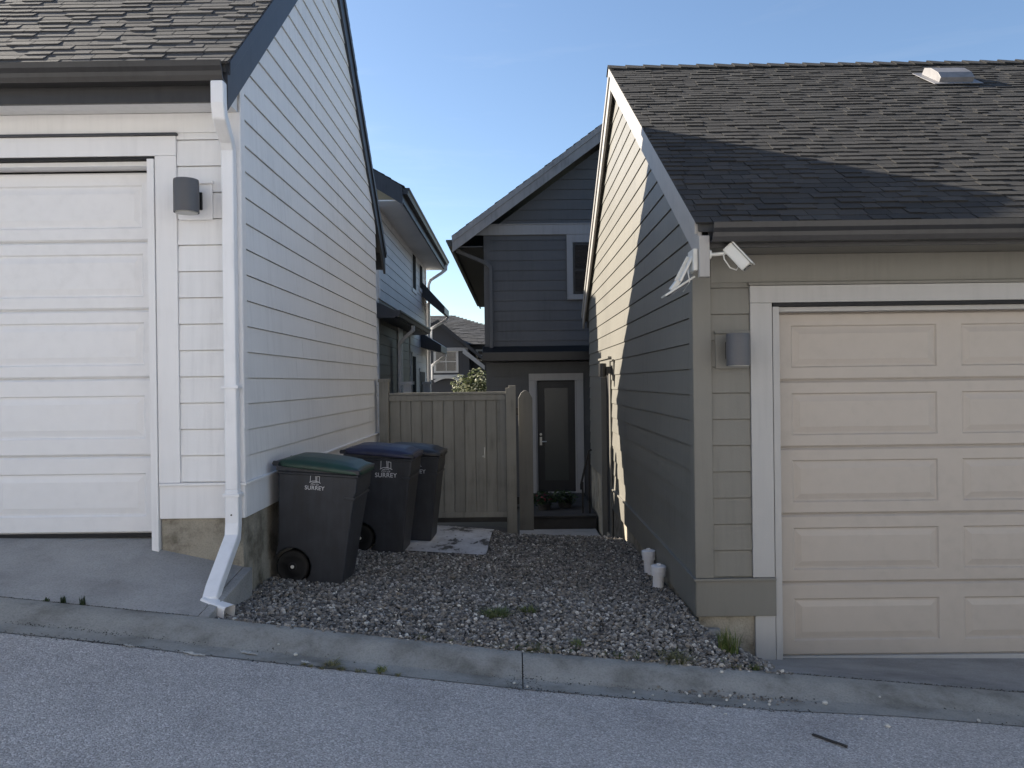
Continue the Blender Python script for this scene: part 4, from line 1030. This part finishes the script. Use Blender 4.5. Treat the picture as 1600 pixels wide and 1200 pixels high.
def conifer(loc, h, rnd, label):
    T = thing('pine_tree', loc, label, 'pine tree'); x, y, z = loc
    mb = MB(); mb.tube([(x, y, z), (x, y, z+h)], .14, 7, True, .01); mb.build('trunk', M['bark'], T)
    mb = MB(); k = 0
    zz = z + h*.25
    while zz < z + h:
        f = 1 - (zz - z)/h; L = .25 + 1.5*f
        for _ in range(6):
            a = rnd.uniform(0, 6.28); l = L*rnd.uniform(.5, 1.1)
            for t in range(int(8 + l*14)):
                u = rnd.random()**.7; c = Vector((x + math.cos(a)*l*u, y + math.sin(a)*l*u, zz - .12*l*u + rnd.uniform(-.08, .1)))
                d = Vector((math.cos(a) + rnd.gauss(0,.6), math.sin(a) + rnd.gauss(0,.6), rnd.gauss(.1,.3))).normalized()*rnd.uniform(.10,.2); w = d.cross(Vector((0,0,1))).normalized()*.02
                mb.add([c-w, c+d, c+w], [(0,1,2)])
        zz += .26
    mb.build('crown', M['leaf_dark'], T, fix=False)
conifer((-2.35, 58, -3), 7.3, random.Random(2), 'distant dark pine tip rising behind the hipped roof')

# ------------------------------------------------------------------ fence with gate
FN = thing('fence', (-.9, 10.45, -1.85), 'taupe board fence panel with capped rail across the passage', 'fence')
fy = 10.45
mb = MB(); rf_ = random.Random(6); x = -1.655
while x < -.12:
    w = min(.142, -.115 - x); d = rf_.uniform(-.002, .002)
    mb.prism([(x+.004, fy+d+.004, -1.79), (x+.009, fy+d, -1.79), (x+w-.009, fy+d, -1.79), (x+w-.004, fy+d+.004, -1.79), (x+w-.004, fy+d+.02, -1.79), (x+.004, fy+d+.02, -1.79)], (0, 0, 1.63))
    x += w
mb.build('boards', M['fence'], FN)
mb = MB(); mb.box(-1.655, -.115, fy+.021, fy+.03, -1.79, -.16); mb.build('backing', M['fence'], FN)
mb = MB(); mb.box(-1.66, -.113, fy-.03, fy+.05, -.158, -.125); mb.box(-1.66, -.113, fy-.018, fy-.001, -.235, -.16); mb.box(-1.66, -.113, fy-.018, fy-.001, -1.79, -1.72); mb.box(-.19, -.113, fy-.014, fy-.001, -1.719, -.236); mb.build('rail', M['fence'], FN, bevel=.004)
mb = MB(); mb.box(-1.66, -.113, fy-.02, fy+.03, -1.85, -1.792); mb.build('kickboard', M['soil'], FN)
for (x0, x1, zt_) in ((-1.785, -1.662, .05), (-.110, .020, -.075)):
    mb = MB(); mb.box(x0, x1, fy-.06, fy+.06, -2.2, zt_); mb.box(x0-.012, x1+.012, fy-.072, fy+.072, zt_-.03, zt_+.012) if x0 < -1 else mb.box(x0+.035, x1-.0, fy-.04, fy+.05, zt_+.001, zt_+.03)
    mb.each('post', M['fence'], FN, bevel=.004)
mb = MB(); mb.tube([(-.42, fy-.03, -.98), (-.42, fy-.012, -.98)], .012, 8); mb.sweep([(-.40, fy-.01, -.86), (-.40, fy-.01, -1.0)], .012, .006); mb.build('latch', M['steel'], FN)
PK = thing('gate_board', (.15, 10.62, -1.95), 'dog-eared taupe gate board standing open right of the fence post', 'gate')
mb = MB(); mb.prism([(.055, 10.60, -2.0), (.245, 10.60, -2.0), (.245, 10.60, -.22), (.205, 10.60, -.145), (.165, 10.60, -.115), (.135, 10.60, -.115), (.095, 10.60, -.145), (.055, 10.60, -.22)], (0, .09, 0)); mb.build('board', M['gate'], PK, bevel=.006)
mb = MB()
for z in (-.45, -1.65): mb.box(.023, .054, 10.63, 10.66, z, z+.10)
mb.each('hinge', M['black'], PK)

# ------------------------------------------------------------------ wheeled bins
def text_mesh(body, size):
    cu = bpy.data.curves.new('lettering', 'FONT'); cu.body = body; cu.size = size; cu.align_x = 'CENTER'; cu.space_character = 1.04; cu.offset = size*.004
    o = bpy.data.objects.new('lettering', cu); C.objects.link(o)
    dg = bpy.context.evaluated_depsgraph_get(); dg.update()
    me = bpy.data.meshes.new_from_object(o.evaluated_get(dg))
    vs = [tuple(v.co) for v in me.vertices]; fs = [tuple(p.vertices) for p in me.polygons]
    bpy.data.objects.remove(o); bpy.data.curves.remove(cu); bpy.data.meshes.remove(me)
    return vs, fs
def bin_w(z): return .190 + .065*z/.9           # half width
def wheeled_bin(lid_mat, label, logo_x, logo_z, ls):
    T = thing('wheeled_bin', (0,0,0), label, 'wheeled bin', 'wheeled bins by the white garage')
    wc = (-.185, .125); wr = .145
    prof = []
    prof.append((-.03, .015))
    prof += [(wc[0] + wr*math.cos(a), wc[1] + wr*math.sin(a)) for a in [R(q) for q in (-45, -20, 5, 30, 55, 80, 105, 130, 150)]]
    prof += [(-.292, .30), (-.30, .62), (-.305, .88), (.282, .86), (.276, .70), (.266, .69), (.20, .0), (.18, -.01), (-.02, -.01)]
    n = len(prof); mb = MB(); vs = []
    for s in (-1, 1): vs += [(x, s*bin_w(z), z) for x, z in prof]
    fs = [tuple(range(n)), tuple(range(n, 2*n))[::-1]] + [(i, n+i, n+(i+1)%n, (i+1)%n) for i in range(n)]
    mb.add(vs, fs); body = mb.build('body', M['bin'], T, bevel=.014)
    mb = MB()                                                     # collar under the lid
    for (z0, z1, e) in ((.840, .880, .014), (.818, .839, .006)): mb.box(-.305-e, .285+e, -bin_w(.88)-e, bin_w(.88)+e, z0, z1)
    mb.build('rim', M['bin'], T, bevel=.008)
    mb = MB()                                                     # catch bar recess ledge on the front
    mb.box(.19, .272, -bin_w(.7)-.006, bin_w(.7)+.006, .655, .672); mb.build('catch_bar', M['bin'], T, bevel=.004)
    # lid: crowned, with a skirt and a raised field
    mb = MB(); nx, ny = 26, 16; X0, X1, W = -.325, .315, .285
    vs = []
    for i in range(nx+1):
        for j in range(ny+1):
            u = -1 + 2*i/nx; v = -1 + 2*j/ny
            x = X0 + (X1-X0)*(u+1)/2; y = W*v
            c = max(abs(u), abs(v))
            rx = 1 - .10*(abs(u)**8)*(abs(v)**8)
            z = .915 + .042*(1-abs(u)**3.2)*(1-abs(v)**3)**.7 + (.010 if c < .74 else 0) - .020*(u+1)
            if c > .999: z = .885 - .020*(u+1)
            vs.append((x*rx, y*rx, z))
    fs = [(i*(ny+1)+j, (i+1)*(ny+1)+j, (i+1)*(ny+1)+j+1, i*(ny+1)+j+1) for i in range(nx) for j in range(ny)]
    mb.add(vs, fs); ld = mb.build('lid', lid_mat, T, smooth=45, fix=False)
    sm = ld.modifiers.new('thick', 'SOLIDIFY'); sm.thickness = .008; sm.offset = -1
    mb = MB(); mb.tube([(-.355, -.20, .885), (-.355, .20, .885)], .016, 10); [mb.box(-.36, -.31, s*.20-.015, s*.20+.015, .87, .905) for s in (-1,1)]; mb.build('handle', M['bin'], T, smooth=40)
    for s in (-1, 1):
        yc = s*(bin_w(.1) - .055)
        mb = MB(); mb.lathe([(.085, -.028), (.112, -.028), (.122, -.018), (.122, .018), (.112, .028), (.085, .028), (.085, -.028)], (wc[0], yc, wc[1]-.004), 32, 'y'); wh = mb.build('wheel', M['rubber'], T, smooth=35)
        mb = MB(); mb.lathe([(.084, -.022), (.05, -.012), (.03, -.03), (.03, .03), (.05, .012), (.084, .022)], (wc[0], yc, wc[1]-.004), 24, 'y'); mb.build('rim', M['bin'], wh, smooth=35)
        mb = MB(); mb.lathe([(.004, -.036), (.013, -.033), (.013, .033), (.004, .036)], (wc[0], yc, wc[1]-.004), 12, 'y'); mb.build('axle_cap', M['camwhite'], wh, smooth=40)
    # printed mark on the side: emblem strokes and lettering
    mb = MB()
    def on(x, z): return (x, -bin_w(z)-.0018, z)
    def stroke(pts, w):
        for (a, b) in zip(pts, pts[1:]):
            d = Vector((b[0]-a[0], b[1]-a[1])); L = d.length; d /= L; nrm = Vector((-d.y, d.x))*w/2; e = d*w*.4
            q = [(a[0]-e.x+nrm.x, a[1]-e.y+nrm.y), (b[0]+e.x+nrm.x, b[1]+e.y+nrm.y), (b[0]+e.x-nrm.x, b[1]+e.y-nrm.y), (a[0]-e.x-nrm.x, a[1]-e.y-nrm.y)]
            mb.add([on(*p) for p in q], [(0,1,2,3)])
    k = ls
    E = lambda pts: [(logo_x + x*k, logo_z + z*k) for x, z in pts]
    stroke(E([(-.030, .006), (-.026, .105), (-.016, .100), (-.002, .086), (.010, .068), (.012, .012)]), .0034*k)
    stroke(E([(.019, .012), (.019, .054), (.038, .050), (.038, .008)]), .0034*k)
    stroke(E([(-.034, .004), (-.015, .014), (.010, .016), (.030, .010), (.046, .002)]), .004*k)
    stroke(E([(-.020, -.002), (.0, .005), (.025, .004)]), .0035*k)
    for body_, size, dz in (('CITY OF', .016*k, -.017*k), ('SURREY', .042*k, -.050*k)):
        vs, fs = text_mesh(body_, size)
        mb.add([on(logo_x + .004*k + p[0]*.98, logo_z + dz + p[1]) for p in vs], fs)
    mb.build('printed_logo', M['print'], T, fix=False)
    return T
def place_bin(b, x, y, rz, tilt=0, pitch=0, dz=0):
    b.location = (x, y, g(x, y) + .012 + dz); b.rotation_euler = (tilt, pitch, rz)
b1 = wheeled_bin(M['lid_green'], 'dark wheeled bin with a green lid, nearest the lane', -.035, .765, 1.0)
place_bin(b1, -1.485, 6.02, R(-2), 0, R(4.0), -.022)
b2 = wheeled_bin(M['lid_blue'], 'dark wheeled bin with a blue lid and large printed mark', .05, .74, 1.32)
place_bin(b2, -1.25, 7.48, R(-3), 0, R(1.5), .0); b2.scale = (1.05, 1.05, 1.05)
b3 = wheeled_bin(M['lid_black'], 'dark wheeled bin with a black lid half hidden behind the blue-lidded one', .05, .74, 1.32)
place_bin(b3, -1.08, 8.36, R(-3), 0, R(1), .01); b3.scale = (1.05, 1.05, 1.05)

# ------------------------------------------------------------------ white drain pipes by the taupe wall
def stub(x, y, h, label, lean):
    T = thing('drain_pipe', (x, y, g(x, y)), label, 'drain pipe', 'capped white pipes in the gravel')
    z = g(x, y)
    mb = MB(); mb.lathe([(.045, -.08), (.045, h-.06)], (x, y, z), 24); mb.build('pipe', M['pvc'], T, smooth=40)
    mb = MB(); mb.lathe([(.049, h-.085), (.058, h-.083), (.058, h-.047), (.061, h-.044), (.061, h-.006), (.052, h), (.030, h+.002)], (x, y, z), 28); cp = mb.build('cap', M['pvc'], T, smooth=35)
    mb = MB(); mb.box(x-.016, x+.016, y-.016, y+.016, z+h+.0025, z+h+.016); mb.build('plug', M['pvc'], cp, bevel=.003)
    T.rotation_euler = lean
stub(1.155, 6.42, .185, 'nearer capped white pipe stub standing in gravel by the taupe wall', (R(1), R(2), 0))
stub(1.185, 7.00, .215, 'farther capped white pipe stub standing in gravel by the taupe wall', (R(-1), R(-2), 0))

# ------------------------------------------------------------------ weeds
def tuft(loc, r, h, n, label, mat, rnd, name='weed_tuft', cat='weed', spread=1.0):
    mb = MB(); x, y, z = loc
    for _ in range(n):
        a = rnd.uniform(0, 6.28); rr = r*rnd.random()**.6*.6; b = Vector((x + math.cos(a)*rr, y + math.sin(a)*rr, z-.005))
        hh = h*rnd.uniform(.45, 1.1); a2 = rnd.uniform(0, 6.28); le = r*rnd.uniform(.2, 1.0)*spread
        w = Vector((-math.sin(a2), math.cos(a2), 0))*rnd.uniform(.0016, .0036)
        m1 = b + Vector((math.cos(a2)*le*.4, math.sin(a2)*le*.4, hh*.65)); tp = b + Vector((math.cos(a2)*le, math.sin(a2)*le, hh*rnd.uniform(.7, 1)))
        mb.add([b-w, b+w, m1+w*.8, m1-w*.8, tp], [(0,1,2,3), (3,2,4)])
    o = mb.build(name, mat, fix=False)
    tag(o, label, cat, 'weeds in the gravel and kerb')
    return o
rw = random.Random(12)
gp = lambda x, y: (x, y, g(x, y))
tuft(gp(-.14, 5.22), .13, .055, 330, 'low green weed cushion in the middle of the gravel', M['leaf_grass'], rw)
tuft(gp(.075, 5.36), .085, .05, 170, 'small darker weed cushion just right of the larger green one', M['leaf_grass'], rw)
tuft(gp(1.30, 4.86), .10, .17, 130, 'tall grass tuft at the corner foundation of the taupe garage', M['leaf_grass'], rw, 'grass_tuft', 'grass tuft')
tuft(gp(.10, 4.60), .11, .025, 150, 'flat yellowish weed along the kerb joint', M['leaf_dry'], rw)
tuft(gp(.92, 4.62), .15, .045, 190, 'pale sprawling weed at the kerb left of the grass tuft', M['leaf_dry'], rw)
tuft(gp(.36, 4.72), .06, .05, 60, 'tiny sprig in gravel behind the kerb right of its joint', M['leaf_grass'], rw)
tuft((-.98, 4.165, zk(-.98)-.045), .07, .02, 70, 'yellowish weed flat in the crack between lane and gutter', M['leaf_dry'], rw)
tuft((-.72, 4.155, zk(-.72)-.045), .045, .022, 60, 'small green weed in the crack between lane and gutter', M['leaf_grass'], rw)
for x, h, lab in ((-2.63, .055, 'dark sprig rooted in the white garage apron joint, middle of three'), (-2.52, .065, 'dark sprig rooted in the white garage apron joint, nearest the downspout'), (-2.73, .03, 'dark sprig rooted in the white garage apron joint, farthest from the downspout')):
    tuft((x, 4.56, zk(x)), .025, h, 34, lab, M['leaf_dark'], rw, spread=.9)

for k in range(16):
    x = -.55 + 1.95*k/15 + rw.uniform(-.06, .06); y = 4.575 + rw.uniform(0, .05)
    tuft((x, y, zk(x)), rw.uniform(.03, .07), rw.uniform(.015, .035), rw.randint(35, 80), 'small ragged weed where the gravel meets the kerb', M['leaf_dry'] if rw.random() < .65 else M['leaf_grass'], rw)
for k in range(9):
    x = -1.15 + .5*k/8 + rw.uniform(-.03, .03)
    tuft((x, 4.13 + rw.uniform(-.01, .01), zk(x) - .05), rw.uniform(.012, .03), rw.uniform(.008, .015), rw.randint(20, 40), 'tiny moss-like weed in the crack along the lane edge', M['leaf_dry'], rw)
# ------------------------------------------------------------------ small things on the lane
mb = MB()
P0, P1 = Vector((1.26, 3.44, 0)), Vector((1.40, 3.36, 0))
P0 = Vector((1.43, 3.83, 0)); P1 = Vector((1.55, 3.71, 0))
pth = []
for k in range(6):
    p = P0.lerp(P1, k/5); p.z = z_lane(p.x, p.y) + .008 + .001*math.sin(k*2); pth.append(p)
mb.sweep(pth, .014, .009, (.5,.8,0)); tag(mb.build('stick', M['wood_dark'], bevel=.002), 'short dark flat stick lying on the asphalt lane', 'stick')
def pebble(x, y, z, s, rnd):
    bm = bmesh.new(); bmesh.ops.create_icosphere(bm, subdivisions=2, radius=s)
    sx, sy = rnd.uniform(.8, 1.2), rnd.uniform(.7, 1); ph = rnd.uniform(0, 6)
    for v in bm.verts:
        k = 1 + .12*math.sin(v.co.x/s*2.3+ph) + .1*math.sin(v.co.y/s*3+ph*2)
        v.co = Vector((v.co.x*sx*k, v.co.y*sy*k, v.co.z*.65*k))
    me = bpy.data.meshes.new('pebble'); bm.to_mesh(me); bm.free(); me.shade_smooth(); me.materials.append(M['pebble_white'])
    o = bpy.data.objects.new('pebble', me); C.objects.link(o); o.location = (x, y, z + s*.5); o.rotation_euler = (0, 0, rnd.uniform(0, 6))
    tag(o, 'loose pale pebble lying on the gutter or lane edge', 'pebble', 'loose pebbles on the gutter')
def z_kerb(x, y):
    pr = [(a, b) for a, b in kerb_profile(lip(x))][::-1]
    return zk(x) + lerp_profile(pr, y) if y > 4.12 else z_lane(x, y)
rq = random.Random(21)
for (x, y, s) in ((1.66, 4.26, .016), (1.77, 4.06, .011), (1.87, 3.98, .015), (2.42, 4.14, .011), (2.68, 4.08, .014), (1.02, 4.10, .010), (1.06, 4.02, .009), (.98, 4.25, .011), (.92, 4.28, .009), (1.28, 4.25, .008), (-1.21, 4.29, .014), (-.02, 4.2, .009), (.05, 4.16, .010), (-.72, 4.2, .009), (-1.32, 4.35, .008), (1.16, 4.47, .012), (2.0, 4.35, .008), (.62, 4.22, .009), (1.12, 4.22, .010), (1.34, 4.20, .009), (.72, 4.2, .008), (1.2, 4.17, .008)):
    pebble(x, y, z_kerb(x, y), s, rq)
def grit():
    rnd = random.Random(31); mb = MB()
    def bit(x, y, s):
        z = z_kerb(x, y); a = rnd.uniform(0, 6.28); c, d = math.cos(a)*s, math.sin(a)*s; h = s*rnd.uniform(.3, .7); w = rnd.uniform(.4, .8)
        mb.add([(x-c, y-d, z-.001), (x+d*w, y-c*w, z-.001), (x+c, y+d, z-.001), (x-d*w, y+c*w, z-.001), (x, y, z+h)], [(0,1,4), (1,2,4), (2,3,4), (3,0,4)])
    for _ in range(2600):
        x = rnd.uniform(-3.4, 3.8)
        if math.sin(x*2.1) + .6*math.sin(x*5.3+1) + rnd.gauss(0, .6) < .2: continue
        if rnd.random() < .5: bit(x, 4.296 + rnd.gauss(0, .014), rnd.uniform(.003, .008))
        else: bit(x, 4.126 + rnd.gauss(0, .014), rnd.uniform(.003, .009))
    for _ in range(300): bit(.03 + rnd.gauss(0, .05), 4.2 + rnd.gauss(0, .08), rnd.uniform(.002, .006))
    for _ in range(420): bit(rnd.uniform(-3.4, 3.8), rnd.uniform(2.9, 4.5), rnd.uniform(.002, .004))
    for _ in range(420):
        x = rnd.uniform(-3.2, -1.9); bit(x, 4.556 + rnd.gauss(0, .006), rnd.uniform(.002, .005))
    for _ in range(500):
        x = rnd.uniform(1.5, 3.8); bit(x, 4.557 + rnd.gauss(0, .007), rnd.uniform(.003, .007))
    o = mb.build('gutter_grit', M['grit'], fix=False)
    tag(o, 'dark dirt and crumbs gathered along the gutter joints', 'dirt', kind='stuff')
grit()
def scrap(x, y, a, l, w, label):
    rnd = random.Random(int(x*100)); mb = MB(); z = z_kerb(x, y) + .004; n = 8
    top, bot = [], []
    for k in range(n+1):
        t = k/n; c = Vector((x + math.cos(a)*l*(t-.5), y + math.sin(a)*l*(t-.5), 0)); nn = Vector((-math.sin(a), math.cos(a), 0))*w*(.25 + .75*math.sin(math.pi*t)**.6)*rnd.uniform(.6, 1.1)
        for lst, q in ((top, c+nn), (bot, c-nn)): lst.append(Vector((q.x, q.y, z_kerb(q.x, q.y) + .005 + rnd.uniform(0, .008))))
    mb.add(top + bot, [(k, k+1, n+1+k+1, n+1+k) for k in range(n)])
    o = mb.build('leaf_scrap', M['paper'], fix=False); s = o.modifiers.new('thick', 'SOLIDIFY'); s.thickness = .002
    tag(o, label, 'dead leaf', 'pale scraps in the gutter')
scrap(-1.44, 4.22, R(-12), .10, .016, 'pale dead leaf scrap in the gutter close to the downspout')
scrap(-2.03, 4.11, R(-5), .06, .008, 'short pale chip at the lane edge, left of the longer chip')
scrap(-1.69, 4.11, R(-6), .12, .010, 'long pale chip at the lane edge below the downspout')
scrap(-1.12, 4.16, R(-5), .05, .014, 'pale curled scrap in the gutter beside a pebble')
